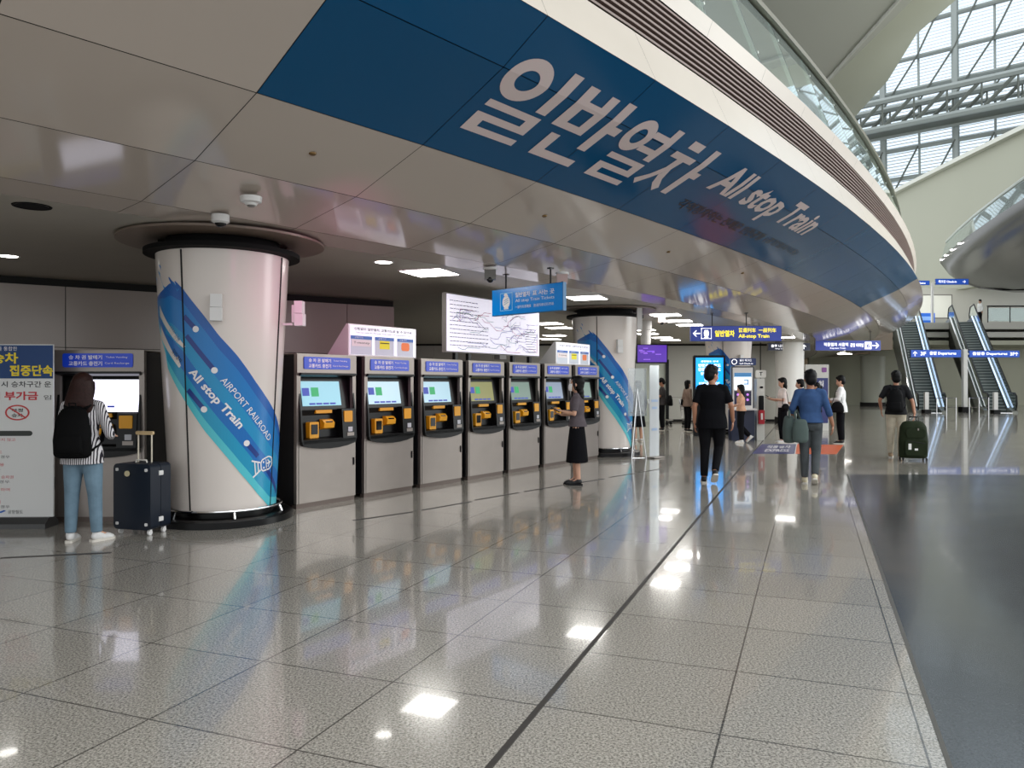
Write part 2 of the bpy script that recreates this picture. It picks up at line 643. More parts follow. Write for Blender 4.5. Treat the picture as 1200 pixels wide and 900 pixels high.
def floor_mat(name, light, dark, joint, rough, contrast=1.0, coat=.45):
    m = bpy.data.materials.new(name)
    m.use_nodes = True
    nt = m.node_tree
    b = nt.nodes['Principled BSDF']
    tc = nt.nodes.new('ShaderNodeTexCoord')
    mp = nt.nodes.new('ShaderNodeMapping')
    mp.inputs['Rotation'].default_value = (0, 0, -atan2(GV[1], GV[0]))
    mp.inputs['Location'].default_value = (-3.5, -1.2, 0)
    nt.links.new(tc.outputs['Object'], mp.inputs['Vector'])
    n1 = nt.nodes.new('ShaderNodeTexNoise')
    n1.inputs['Scale'].default_value = 85
    n1.inputs['Detail'].default_value = 5
    n1.inputs['Roughness'].default_value = .75
    nt.links.new(tc.outputs['Object'], n1.inputs['Vector'])
    rp = nt.nodes.new('ShaderNodeValToRGB')
    rp.color_ramp.elements[0].position = .5 - .14 / contrast
    rp.color_ramp.elements[1].position = .5 + .10 / contrast
    rp.color_ramp.elements[0].color = (*srgb(dark), 1)
    rp.color_ramp.elements[1].color = (*srgb(light), 1)
    nt.links.new(n1.outputs['Fac'], rp.inputs['Fac'])
    # slabs vary a little from one to the next
    br = nt.nodes.new('ShaderNodeTexBrick')
    br.offset = 0
    br.inputs['Scale'].default_value = 1
    br.inputs['Brick Width'].default_value = .8
    br.inputs['Row Height'].default_value = .826
    br.inputs['Mortar Size'].default_value = .005
    br.inputs['Mortar Smooth'].default_value = 0.1
    br.inputs['Color1'].default_value = (.94, .94, .94, 1)
    br.inputs['Color2'].default_value = (1.04, 1.04, 1.04, 1)
    br.inputs['Mortar'].default_value = (joint, joint, joint, 1)
    nt.links.new(mp.outputs['Vector'], br.inputs['Vector'])
    mx = nt.nodes.new('ShaderNodeMix')
    mx.data_type = 'RGBA'
    mx.blend_type = 'MULTIPLY'
    mx.inputs['Factor'].default_value = 1
    nt.links.new(rp.outputs['Color'], mx.inputs['A'])
    nt.links.new(br.outputs['Color'], mx.inputs['B'])
    nt.links.new(mx.outputs['Result'], b.inputs['Base Color'])
    b.inputs['Roughness'].default_value = rough
    n2 = nt.nodes.new('ShaderNodeTexNoise')
    n2.inputs['Scale'].default_value = 1.3
    nt.links.new(tc.outputs['Object'], n2.inputs['Vector'])
    mr = nt.nodes.new('ShaderNodeMapRange')
    mr.inputs['To Min'].default_value = rough * .7
    mr.inputs['To Max'].default_value = rough * 1.3
    nt.links.new(n2.outputs['Fac'], mr.inputs['Value'])
    nt.links.new(mr.outputs['Result'], b.inputs['Roughness'])
    b.inputs['Specular IOR Level'].default_value = .5
    b.inputs['Coat Weight'].default_value = coat
    b.inputs['Coat Roughness'].default_value = .035
    return m


MB().box((8, 35, -.1), (110, 110, .2)).build('floor', floor_mat('polished_terrazzo', (196, 190, 179), (82, 78, 72), .28, .15), kind='structure')
# dark granite inlay on the right
p = [gn(-8, .47), gn(14.35, .49), gn(2.0, 34), gn(-20, 34)]
q0 = (5.76, 13.16)
mb = MB()
mb.prism_xy([gn(-8, .47), q0, (30, 12.4), (30, -8)], -.05, .0025)
mb.build('floor_inlay', floor_mat('dark_granite', (74, 77, 80), (56, 58, 60), .8, .16, 1.0, .04), kind='structure')
# dark movement joint
mb = MB()
a, b, c2, d2 = gn(-2, -1.2), gn(60, -1.2), gn(60, -1.212), gn(-2, -1.212)
mb.prism_xy([a, b, (b[0] - .026, b[1] + .01), (a[0] - .026, a[1] + .01)], -.02, .0015)
mb.build('floor_joint_strip', mat('movement_joint', (58, 54, 50), .5), kind='structure')
mb = MB()
a, b = gn(-8, .455), (5.74, 13.18)
mb.prism_xy([a, gn(-8, .47), q0, b], -.02, .003)
mb.build('floor_edge_strip', mat('inlay_edge', (88, 86, 82), .4), kind='structure')

# ------------------------------------------------------------------ walls of the low concourse
WD = (.826, .5634)
WN = (.5634, -.826)


def wp(t, off=0.0):
    return (-7.7 + WD[0] * t + WN[0] * off, 11.6 + WD[1] * t + WN[1] * off)


M['wall'] = noisy(mat('wall_panel_grey', (178, 166, 158), .24), .7, .04)
WA = atan2(WD[1], WD[0])
mb = MB()
c = wp(-.5 - 4, -.12)
mb.box((*wp(-2, -.17), 1.6), (17.0, .2, 3.2), WA)
mb.build('wall_back', M['joint'], kind='structure')
mb = MB()
ts = [.83 + 2.34 * k for k in range(-4, 3)] + [6.5]
for a, b in zip(ts[:-1], ts[1:]):
    for z0, z1 in ((.1, 2.12), (2.13, 3.08)):
        mb.box((*wp((a + b) / 2, -.05), (z0 + z1) / 2), (b - a - .012, .06, z1 - z0), WA)
mb.build('wall_back_panels', M['wall'], kind='structure')
mb = MB()
mb.box((*wp(-2, -.04), .05), (17.0, .07, .1), WA)
mb.build('baseboard_back', M['joint'], kind='structure')

# far wall of the low concourse
M['far_wall'] = noisy(mat('far_wall_panel', (176, 174, 166), .35), .5, .03)
mb = MB()
for i in range(-5, 6):
    x = -2 + i * 2.4
    if -.1 < x - 5.1 < .1:
        continue
    for z0, z1 in ((.1, 1.0), (1.01, 3.12)):
        if z1 < 1.1:
            mb.box((x, 31.6, (z0 + z1) / 2), (2.39, .1, z1 - z0))
        else:
            mb.box((x, 31.6, (z0 + z1) / 2), (2.39, .1, z1 - z0))
mb.build('wall_far_panels', M['far_wall'], kind='structure')
MB().box((-2.2, 31.8, 1.65), (26.4, .2, 3.3)).build('wall_far', M['joint'], kind='structure')
MB().box((11.1, 38.4, 1.65), (.2, 13, 3.3)).build('wall_far_return', mat('brown_wall', (120, 108, 90), .5), kind='structure')
# doorway in the far wall
mb = MB()
for x, w, z0, z1 in ((4.75, .12, 0, 2.5), (6.35, .12, 0, 2.5), (5.55, 1.72, 2.4, 2.55)):
    mb.box((x, 31.45, (z0 + z1) / 2), (w, .16, z1 - z0))
dr = mb.build('door_1', M['black'], kind='structure')
MB().box((5.55, 31.5, 1.2), (1.5, .04, 2.4)).build('door_leaf', mat('door_leaf_pale', (190, 196, 184), .3), dr)

# ------------------------------------------------------------------ the area beyond, under and around the upper floor
M['slab_white'] = mat('slab_edge_white', (206, 204, 194), .4)
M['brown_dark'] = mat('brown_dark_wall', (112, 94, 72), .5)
M['green_grey'] = noisy(mat('green_grey_wall', (190, 190, 168), .45), .2, .05)
UF = 5.7
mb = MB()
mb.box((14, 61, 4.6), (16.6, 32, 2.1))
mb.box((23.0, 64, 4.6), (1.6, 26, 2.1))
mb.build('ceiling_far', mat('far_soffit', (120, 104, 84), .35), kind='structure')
mb = MB()
mb.box((36, 61.4, UF - .22), (28, 19, .44))
mb.box((36, 61.6, UF - .80), (28, 19, .36))
mb.build('floor_upper', M['slab_white'], kind='structure')
mb = MB()
mb.box((36, 58, 4.35), (28, 12, .3))
mb.box((36, 57, 2.1), (28, .3, 4.2))
mb.build('wall_under_upper_floor', M['green_grey'], kind='structure')
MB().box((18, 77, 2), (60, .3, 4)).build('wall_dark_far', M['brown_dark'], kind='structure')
mb = MB()
mb.box((40, 66, UF + 2.05), (34, .3, 4.1))
mb.build('wall_upper', mat('upper_wall', (205, 205, 196), .4), kind='structure')
# ------------------------------------------------------------------ the tall hall: side wall, arch, upper ceiling, glazing
M['hall'] = noisy(mat('hall_lining', (168, 170, 152), .5), .08, .05)
M['hall_light'] = mat('hall_lining_ledge', (216, 218, 208), .5)
M['hall_ceiling'] = noisy(mat('hall_ceiling', (196, 198, 186), .4), .06, .05)


def arc_wall(pts, z0, z1, th, name, m):
    """upright ribbon through plan points, thickness th to the right"""
    mb = MB()
    n = len(pts)
    vs = []
    for i, (x, y, zb, zt) in enumerate(pts):
        a = pts[max(i - 1, 0)]
        b = pts[min(i + 1, n - 1)]
        dx, dy = b[0] - a[0], b[1] - a[1]
        L = hypot(dx, dy)
        nx, ny = dy / L * th, -dx / L * th
        vs += [(x, y, zb), (x, y, zt), (x + nx, y + ny, zt), (x + nx, y + ny, zb)]
    fs = []
    for i in range(n - 1):
        for q in range(4):
            a, b = i * 4 + q, i * 4 + (q + 1) % 4
            fs.append((a, b, b + 4, a + 4))
    fs += [(0, 1, 2, 3), ((n - 1) * 4, (n - 1) * 4 + 1, (n - 1) * 4 + 2, (n - 1) * 4 + 3)]
    mb.add(vs, fs)
    return mb.build(name, m, kind='structure')


# long wall on the far right of the hall, its top edge ends in a pale ledge
pts = []
for i in range(13):
    y = 46 + i * 4.4
    x = 38.6 - .0012 * (y - 46) ** 2
    pts.append((x, y, 9.6, 20.6 - .012 * (y - 57) ** 2 * .1))
arc_wall(pts, 0, 0, .8, 'wall_hall', M['hall'])
arc_wall([(x - .5, y, zt - .1, zt + .25) for x, y, zb, zt in pts], 0, 0, 2.2, 'trim_3', M['hall_light'])

# upper ceiling over the deck and the arch that springs from it
mb = MB()
mb.prism_xy([(12.7, 5), (13.1, 33), (4, 36), (-30, 40), (-30, 5)], 14.0, 14.4)
mb.build('ceiling_upper', M['hall_ceiling'], kind='structure')
A = [(12.2, 14), (12.45, 20), (12.5, 24.9), (12.9, 31.7), (14.0, 38), (16.5, 44)]
B = [(17.5, 18, 17.0), (17.0, 23, 16.6), (16.7, 28.9, 16.0), (16.7, 31.7, 16.0), (17.9, 36.6, 16.0), (18.6, 42.0, 16.0), (19.3, 48.0, 16.0)]


def lerp_pts(P, n):
    out = []
    for i in range(n):
        t = i / (n - 1) * (len(P) - 1)
        k = min(int(t), len(P) - 2)
        f = t - k
        out.append(tuple(P[k][q] + (P[k + 1][q] - P[k][q]) * f for q in range(len(P[0]))))
    return out


def sheet(P0, P1, nu, nv, th, name, m, sag=0.0):
    a = lerp_pts(P0, nu)
    b = lerp_pts(P1, nu)
    vs = []
    for i in range(nu):
        for j in range(nv):
            t = j / (nv - 1)
            p = [a[i][q] + (b[i][q] - a[i][q]) * t for q in range(3)]
            p[2] -= sag * sin(pi * t)
            vs.append(tuple(p))
    N = len(vs)
    vs += [(x, y, z + th) for x, y, z in vs]
    fs = []
    for i in range(nu - 1):
        for j in range(nv - 1):
            q = i * nv + j
            fs.append((q, q + 1, q + nv + 1, q + nv))
            fs.append((q + N, q + nv + N, q + nv + 1 + N, q + 1 + N))
    for i in range(nu - 1):
        for j in (0, nv - 1):
            q = i * nv + j
            fs.append((q, q + nv, q + nv + N, q + N))
    for j in range(nv - 1):
        for i in (0, nu - 1):
            q = i * nv + j
            fs.append((q, q + 1, q + 1 + N, q + N))
    mb = MB()
    mb.add(vs, fs)
    return mb.build(name, m, kind='structure', smooth='auto')


sheet([(x, y, 14.0) for x, y in A], B, 25, 7, .5, 'ceiling_arch', M['hall'], .25)
mb = MB()
mb.tube([(x + .03, y, 13.98) for x, y in A], .07, 6)
mb.build('trim_4', M['hall_light'], kind='structure')

# glazed end of the hall: mullions, rails, diagonals and the trussed gangway in front of it
GX, GY, GZ = 46.2, 80.0, 0.0
GD = (.765, -.643)


def gw(t, z, off=0.0):
    lean = (z - 30) * .05
    return (GX + GD[0] * t - GD[1] * (-off - lean), GY + GD[1] * t + GD[0] * (-off - lean), z)


M['frame'] = mat('glazing_frame', (150, 158, 156), .4, .2)
M['frame_dark'] = mat('truss_dark', (96, 102, 96), .5)
win = thing('glazed_wall', 'tall glazed hall end with white steel mullions and horizontal sun blinds', 'glazing', gw(0, 20))
win['kind'] = 'structure'
win.name = 'window_1'
wo = Vector(win.location)
L = lambda p: tuple(Vector(p) - wo)
mb = MB()
for t in range(-14, 22, 7):
    mb.tube([L(gw(t, 18)), L(gw(t, 52))], .36, 8)
mb.build('mullion', M['frame'], win)
mb = MB()
for t in [x * 3.5 for x in range(-5, 7)]:
    mb.tube([L(gw(t, 18, -.3)), L(gw(t, 52, -.3))], .13, 6)
for z in (20.5, 23.9, 27.0, 30.4, 33.2, 36.5, 40.0, 43.5, 47):
    mb.tube([L(gw(-16, z)), L(gw(24, z))], .24, 6)
mb.build('transom', M['frame'], win)
mb = MB()
for i, t in enumerate([x * 3.5 for x in range(-5, 6)]):
    for z0, z1 in ((20.5, 27.0), (31.5, 36.5), (36.5, 43.5)):
        mb.tube([L(gw(t, z0, .3)), L(gw(t + 3.5, z1, .3))], .1, 5)
mb.build('brace', M['frame_dark'], win)
# blind slats
mb = MB()
z = 19.0
while z < 50:
    p0, p1 = gw(-18, z, -.9), gw(26, z, -.9)
    q0, q1 = gw(-18, z + .12, -1.15), gw(26, z + .12, -1.15)
    mb.add([L(p0), L(p1), L(q1), L(q0), L((p0[0], p0[1], p0[2] + .03)), L((p1[0], p1[1], p1[2] + .03)), L((q1[0], q1[1], q1[2] + .03)), L((q0[0], q0[1], q0[2] + .03))],
           [(0, 1, 2, 3), (7, 6, 5, 4), (0, 4, 5, 1), (2, 6, 7, 3)])
    z += .34
mb.build('blind_slats', mat('blind_slat', (196, 204, 206), .5), win)
mb = MB()
mb.add([L(gw(-18, 18, -1.6)), L(gw(26, 18, -1.6)), L(gw(26, 52, -1.6)), L(gw(-18, 52, -1.6))], [(0, 1, 2, 3)])
mb.build('glass', glass_mat('glazing_glass', (.80, .90, .98), .04, .02, .93), win)

tr = thing('roof_truss', 'grey steel lattice gangway hanging in front of the tall glazing', 'truss', gw(0, 29, 2))
to = Vector(tr.location)
L = lambda p: tuple(Vector(p) - to)
mb = MB()
for z, off in ((28.4, 1.2), (31.2, 1.2), (28.4, 4.2), (31.2, 4.2)):
    mb.tube([L(gw(-18, z, off)), L(gw(24, z, off))], .34, 6)
mb.build('chord', M['frame'], tr)
mb = MB()
for i in range(-18, 24, 3):
    for off in (1.2, 4.2):
        mb.tube([L(gw(i, 28.4, off)), L(gw(i + 3, 31.2, off))], .2, 5)
        mb.tube([L(gw(i, 28.4, off)), L(gw(i, 31.2, off))], .10, 5)
    mb.tube([L(gw(i, 28.4, 1.2)), L(gw(i + 3, 28.4, 4.2))], .1, 5)
mb.build('web', M['frame_dark'], tr)
mb = MB()
c0, c1, c2, c3 = gw(-18, 28.3, 1.2), gw(24, 28.3, 1.2), gw(24, 28.3, 4.2), gw(-18, 28.3, 4.2)
mb.add([L(c0), L(c1), L(c2), L(c3)] + [L((p[0], p[1], p[2] + .3)) for p in (c0, c1, c2, c3)], [(0, 1, 2, 3), (7, 6, 5, 4), (0, 4, 5, 1), (1, 5, 6, 2), (2, 6, 7, 3), (3, 7, 4, 0)])
mb.build('walkway', M['frame_dark'], tr)

# second, higher deck on the right with a pointed nose, dark glossy belly and glass railing
E0 = [(22.6, 26.0), (24.6, 32.5), (27.4, 41.1), (29.1, 46.8), (30.7, 51.8), (32.4, 56.6), (34.2, 61.3)]
NOSE = (34.2, 61.3)
E = lerp_pts(E0, 19) + [(35.3, 62.9), (37.6, 64.0), (40.8, 64.4), (44, 64.4)]
hull = MB()
M['hull'] = mat('dark_gloss_hull', (22, 25, 24), .22, .0, spec=.32)
n = len(E)
rows = []
for i, (x, y) in enumerate(E):
    s = min(1, i / 18)
    cx, cy = 44, 52 if i > 12 else 52
    dx, dy = (1, -.30)
    if i > 18:
        dx, dy = (.75 - .15 * (i - 18), -.7)
    row = [(x, y, 11.5), (x - .02, y, 11.2)]
    for k, (d, dz) in enumerate(((.5, -.75), (1.4, -1.45), (2.8, -2.05), (4.6, -2.4), (7.5, -2.6), (12, -2.65))):
        row.append((x + dx * d, y + dy * d, 11.2 + dz))
    rows.append(row)
m_ = len(rows[0])
vs = [p for r in rows for p in r]
fs = []
for i in range(n - 1):
    for k in range(m_ - 1):
        a = i * m_ + k
        fs.append((a, a + 1, a + m_ + 1, a + m_))
hull.add(vs, fs)
# top of the deck
top0 = len(hull.v)
hull.add([(x, y, 11.5) for x, y in E] + [(56, 64.4, 11.5), (56, 26, 11.5)], [tuple(range(n + 2))])
hull.build('ceiling_right_deck', M['hull'], kind='structure', smooth='auto')
rl = thing('glass_railing', 'glass railing on the high dark deck at the right edge', 'railing', (34.2, 61.3, 11.5))
ro2 = Vector(rl.location)
for i in range(len(E) - 4):
    (x0, y0), (x1, y1) = E[i], E[i + 1]
    mb = MB()
    o = .45
    P = [(x0 + .05, y0, 11.52), (x1 + .05, y1, 11.52), (x1 + o, y1, 12.8), (x0 + o, y0, 12.8)]
    P = [tuple(Vector(p) - ro2) for p in P]
    mb.add(P + [(a + .02, b, c) for a, b, c in P], [(0, 1, 2, 3), (7, 6, 5, 4), (0, 4, 5, 1), (1, 5, 6, 2), (2, 6, 7, 3), (3, 7, 4, 0)])
    mb.build('glass_panel', M['rail_glass'], rl)
mb = MB()
mb.tube([tuple(Vector((x + .45, y, 12.9)) - ro2) for x, y in E[:-3]], .09, 6)
mb.build('handrail', mat('hand_rail_pale', (188, 194, 188), .3, .4), rl)
# row of small lamps in the nose of the dark deck
for i, (x, y) in enumerate([(31.3, 53.5), (32.2, 56), (33.1, 58.4), (33.9, 60.4)]):
    t = MB().box((0, 0, 0), (.14, .14, .08)).build('edge_lamp', M['light'])
    t.location = (x - .13, y, 11.32)
    tag(t, 'tiny white lamp in the edge of the high dark deck at right', 'lamp', 'edge lamps of the high deck')
# ------------------------------------------------------------------ pillars with the blue swoosh
def col_r(z):
    return .575 + .150 * (z - .15) / 2.85


def cpt(a, z, off=.003):
    r = col_r(z) + off
    return (r * cos(radians(a)), r * sin(radians(a)), z)


def interp(T, x):
    if x <= T[0][0]:
        return T[0][1]
    for (a, b), (c, d) in zip(T[:-1], T[1:]):
        if x <= c:
            return b + (d - b) * (x - a) / (c - a)
    return T[-1][1]


UP = [(-150, 2.50), (-129.8, 2.58), (-118.8, 2.64), (-112, 2.60), (-106, 2.586), (-97, 2.446), (-85.7, 2.274), (-73.5, 2.07), (-58, 1.865), (-38.6, 1.568), (-27.4, 1.424),
      (-8, 1.20), (10, .98), (17, .80), (24, .5), (30, .15)]
LO = [(-150, 2.24), (-142, 2.08), (-132.5, 1.903), (-129.3, 1.726), (-117, 1.525), (-103.6, 1.312), (-88.4, 1.06), (-71.4, .823), (-53.6, .578), (-32.1, .316), (-16, .17), (-12, .15), (30, .15)]


def strip(mb, fu, fl, a0, a1, mi, off, n=60):
    vs = []
    for i in range(n + 1):
        a = a0 + (a1 - a0) * i / n
        zu, zl = fu(a), fl(a)
        vs += [cpt(a, max(zu, .15), off), cpt(a, max(zl, .15), off)]
    mb.add(vs, [(2 * i, 2 * i + 1, 2 * i + 3, 2 * i + 2) for i in range(n)], mi)


def along(a0, z0, phi=50.6):
    """frame running down the swoosh: x metres along, y metres across (up)"""
    c, s = cos(radians(phi)), sin(radians(phi))

    def f(x, y, off=.009):
        z = z0 - x * s + y * c
        a = a0 + degrees((x * c + y * s) / col_r(z0 - x * s))
        return cpt(a, z, off)
    return f


SW = [mat('swoosh_' + n, c, .3) for n, c in (('deep', (0, 90, 172)), ('blue', (8, 118, 190)), ('mid', (16, 142, 194)), ('text_blue', (0, 106, 184)),
                                               ('teal', (20, 150, 190)), ('cyan', (84, 196, 208)), ('navy', (10, 50, 130)))]
M['col_white'] = mat('pillar_panel_white', (222, 212, 204), .2, spec=.5)


def make_column(label, cat='pillar'):
    t = thing('pillar', label, cat, group=None)
    mb = MB()
    mb.lathe([(col_r(.15), .15)] + [(col_r(z), z) for z in (.8, 1.5, 2.2, 3.0)] + [(.5, 3.0)], n=96)
    mb.build('shaft', M['col_white'], t, smooth='auto')
    mb = MB()
    for a in (-105.5, -11, 80, 170):
        P = [cpt(a, z, .0) for z in (.16, 1.0, 2.0, 2.99)]
        w = .6
        vs = []
        for z in (.16, 1.0, 2.0, 2.99):
            vs += [cpt(a - w, z, .010), cpt(a + w, z, .010), cpt(a + w, z, -.01), cpt(a - w, z, -.01)]
        fs = []
        for i in range(3):
            for q in range(4):
                x, y = i * 4 + q, i * 4 + (q + 1) % 4
                fs.append((x, y, y + 4, x + 4))
        mb.add(vs, fs)
    mb.build('panel_joint', M['joint'], t)
    mb = MB()
    mb.lathe([(.60, 2.995), (.85, 3.01), (.85, 3.06), (.6, 3.06)], n=72)
    mb.lathe([(.62, 3.0), (.62, 3.19)], n=72)
    mb.build('dark_collar', M['matt_black'], t, smooth='auto')
    mb = MB()
    mb.lathe([(.70, 3.16), (1.13, 3.16), (1.13, 3.185), (.70, 3.185), (.70, 3.16)], n=96)
    mb.build('ceiling_ring', mat('ceiling_ring_bronze', (128, 112, 100), .35), t, smooth='auto')
    mb = MB()
    mb.lathe([(.0, .085), (.72, .085), (.77, .07), (.77, 0), (0, 0)], n=72)
    mb.lathe([(.555, .08), (.555, .16)], n=72)
    mb.build('plinth', M['black'], t, smooth='auto')
    mb = MB()
    mb.tube([(.64 * cos(radians(a)), .64 * sin(radians(a)), .165) for a in range(0, 361, 6)], .017, 8, cap=False)
    for a in range(-120, 240, 60):
        x, y = cos(radians(a)), sin(radians(a))
        mb.tube([(.64 * x, .64 * y, .16), (.67 * x, .67 * y, .085)], .012, 6)
        mb.tube([(.64 * x, .64 * y, .16), (.56 * x, .56 * y, .17)], .010, 6)
    mb.build('bumper_rail', M['chrome'], t, smooth='auto')
    # swoosh film
    mb = MB()
    lev = [(0, .12, 0), (.12, .40, 1), (.40, .56, 2), (.56, .74, 3), (.74, .9, 4), (.9, 1.0, 5)]
    for f0, f1, mi in lev:
        fu = lambda a, f=f0: interp(UP, a) + (interp(LO, a) - interp(UP, a)) * f
        fl = lambda a, f=f1: interp(UP, a) + (interp(LO, a) - interp(UP, a)) * f
        strip(mb, fu, fl, -150, 30, mi, .004 + .0002 * mi)
    # ragged brush ends above the start of the band
    for a0, z0, L_, w, mi in ((-121, 2.62, .30, .035, 1), (-127, 2.60, .24, .04, 2), (-116, 2.62, .10, .03, 0), (-109, 2.58, .09, .035, 0), (-113, 2.60, .06, .02, 1), (-134, 2.50, .3, .05, 1)):
        f = along(a0, z0)
        mb.add([f(-L_, 0, .0045), f(0.06, -w, .0045), f(0.06, w, .0045), f(-L_, .012, .0045)], [(0, 1, 2, 3)], mi)
    mb.build('swoosh_graphic', SW, t, kind='flat')
    # bare white streaks inside the band
    mb = MB()
    for pts in (((-140, 2.42), (-128, 2.25), (-114, 2.07), (-110, 2.03), (-110.5, 2.0), (-104, 1.95), (-101.6, 1.925), (-107, 1.94), (-116, 2.02), (-128, 2.16), (-140, 2.30)),
                ((-140, 2.20), (-128, 2.03), (-118, 1.87), (-114, 1.86), (-114.5, 1.83), (-110, 1.75), (-107.5, 1.70), (-112, 1.72), (-120, 1.82), (-130, 1.94), (-140, 2.06))):
        n = len(pts)
        h = n // 2
        top, bot = pts[:h + 1], pts[h:][::-1] + ()
        fu = lambda a, T=sorted(top): interp(T, a)
        fl = lambda a, T=sorted(pts[h:]): interp(T, a)
        strip(mb, fu, fl, -140, pts[h][0], 0, .0062, 24)
    mb.build('white_streak', M['col_white'], t, kind='flat')
    mb = MB()
    for a0, z0, a1, z1 in ((-104.6, 2.276, -93.6, 2.137), (-102.8, 2.069, -77.6, 1.697), (-103, 1.487, -87.5, 1.277), (-47.1, .899, -34, .745), (-22, .60, 6, .29)):
        r = col_r((z0 + z1) / 2)
        dx, dz = radians(a1 - a0) * r, z1 - z0
        Lq = hypot(dx, dz)
        px, pz = -dz / Lq, dx / Lq
        w = .026
        vs = []
        for i in range(9):
            q = i / 8
            a, z = a0 + (a1 - a0) * q, z0 + (z1 - z0) * q
            vs += [cpt(a + degrees(px * w / r), z + pz * w, .007), cpt(a - degrees(px * w / r), z - pz * w, .007)]
        mb.add(vs, [(2 * i, 2 * i + 1, 2 * i + 3, 2 * i + 2) for i in range(8)], 0)
    mb.build('route_line', SW[6], t, kind='flat')
    mb = MB()
    for a0, z0 in ((-93.6, 2.137), (-77.6, 1.697), (-87.5, 1.277), (-47.1, .899)):
        r = col_r(z0)
        mb.add([cpt(a0 + degrees(.034 * cos(q * pi / 10) / r), z0 + .034 * sin(q * pi / 10), .0085) for q in range(20)], [tuple(range(20))])
    mb.build('route_dot', M['letter_white'], t, kind='flat')
    mb = MB()
    put_text(mb, 'All stop Train', 0, -.022, .118, along(-102.4, 1.671), w=.80, bold=.03)
    put_text(mb, 'AIRPORT RAILROAD', 0, 0, .072, along(-72.9, 1.584), w=.885, bold=.0)
    mb.build('lettering', M['letter_white'], t, kind='flat')
    mb = MB()
    put_text(mb, '인천 공항', 0, 0, .07, along(-124, 2.14), w=.20)
    put_text(mb, '일반열차', 0, 0, .06, along(-121, 1.90), w=.17, mi=1)
    mb.build('faint_lettering', [mat('faint_grey', (160, 166, 170), .5), M['letter_black']], t, kind='flat')
    # train symbol at the lower end of the band
    f = along(-30.5, .735)
    mb = MB()

    def poly(pts, off=.009):
        mb.add([f(x, y, off) for x, y in pts], [tuple(range(len(pts)))])

    def line(p, q, w=.010):
        dx, dy = q[0] - p[0], q[1] - p[1]
        l = hypot(dx, dy)
        nx, ny = -dy / l * w, dx / l * w
        poly([(p[0] + nx, p[1] + ny), (q[0] + nx, q[1] + ny), (q[0] - nx, q[1] - ny), (p[0] - nx, p[1] - ny)])
    cx, cy = .13, .03
    loop = [(-.075, -.085), (-.085, .03), (-.055, .085), (.0, .10), (.055, .085), (.085, .03), (.075, -.085), (.04, -.11), (-.04, -.11)]
    loop = [(cx + x * .72 + y * .70 * .0 + y * .72 * .55, cy - x * .45 + y * .80) for x, y in loop]
    for i in range(len(loop)):
        line(loop[i], loop[(i + 1) % len(loop)], .008)
    c_ = lambda x, y: (cx + x * .72 + y * .396, cy - x * .45 + y * .80)
    line(c_(-.06, -.02), c_(.06, -.02), .006)
    line(c_(0, .07), c_(0, -.01), .009)
    line(c_(0, .045), c_(-.05, .01), .007)
    line(c_(0, .045), c_(.05, .01), .007)
    line(c_(-.05, -.065), c_(-.025, -.065), .010)
    line(c_(.05, -.065), c_(.025, -.065), .010)
    line(c_(-.05, -.12), c_(-.11, -.24), .009)
    line(c_(.05, -.12), c_(.11, -.24), .009)
    line(c_(-.07, -.155), c_(.07, -.155), .007)
    line(c_(-.09, -.20), c_(.09, -.20), .007)
    mb.build('train_symbol', M['letter_white'], t, kind='flat')
    return t


col1 = make_column('nearest white round pillar with blue swoosh, beside the woman and the navy suitcase')
col1.location = (-3.34, 8.9, 0)
col2 = copy_tree(col1)
col2.location = (2.06, 17.05, 0)
col2.rotation_euler = (0, 0, radians(-5))
col2['label'] = 'white round pillar with blue swoosh at the far end of the machine row'
col3 = copy_tree(col1)
col3.location = (6.85, 24.3, 0)
col3.rotation_euler = (0, 0, radians(-14))
col3['label'] = 'farthest swoosh pillar, behind the bright blue screen and the small kiosk'
for ch in list(col3.children):
    if ch.name.startswith(('faint_lettering', 'bumper_rail')):
        bpy.data.objects.remove(ch)

# white sensor boxes on the pillars
def sensor(col, a, z, label, arm=0.0):
    t = thing('wall_sensor', label, 'sensor', group=None)
    mb = MB()
    mb.box((0, -.045, .075), (.115, .09, .14))
    mb.build('upper_box', M['white_plastic'], t)
    MB().box((0, -.05, -.07), (.12, .10, .14)).build('lower_box', M['white_plastic'], t)
    MB().box((0, .012, 0), (.06, .05, .2)).build('bracket', M['white_plastic'], t)
    if arm:
        MB().box((0, .03 + arm / 2, -.12), (.025, arm, .025)).build('arm', M['white_plastic'], t)
    r = col_r(z) + .03 + arm
    aa = radians(a) + col.rotation_euler.z
    t.location = (col.location.x + r * cos(aa), col.location.y + r * sin(aa), z)
    t.rotation_euler = (0, 0, aa + pi / 2)
    return t


sensor(col1, -75, 2.36, 'white two-part sensor box on the front of the nearest pillar')
s = sensor(col1, -2, 2.36, 'white sensor box held on an arm off the right side of the nearest pillar', .12)
sensor(col2, -68, 2.35, 'white sensor box on the second swoosh pillar')
sensor(col3, -62, 2.30, 'white sensor box on the farthest swoosh pillar')

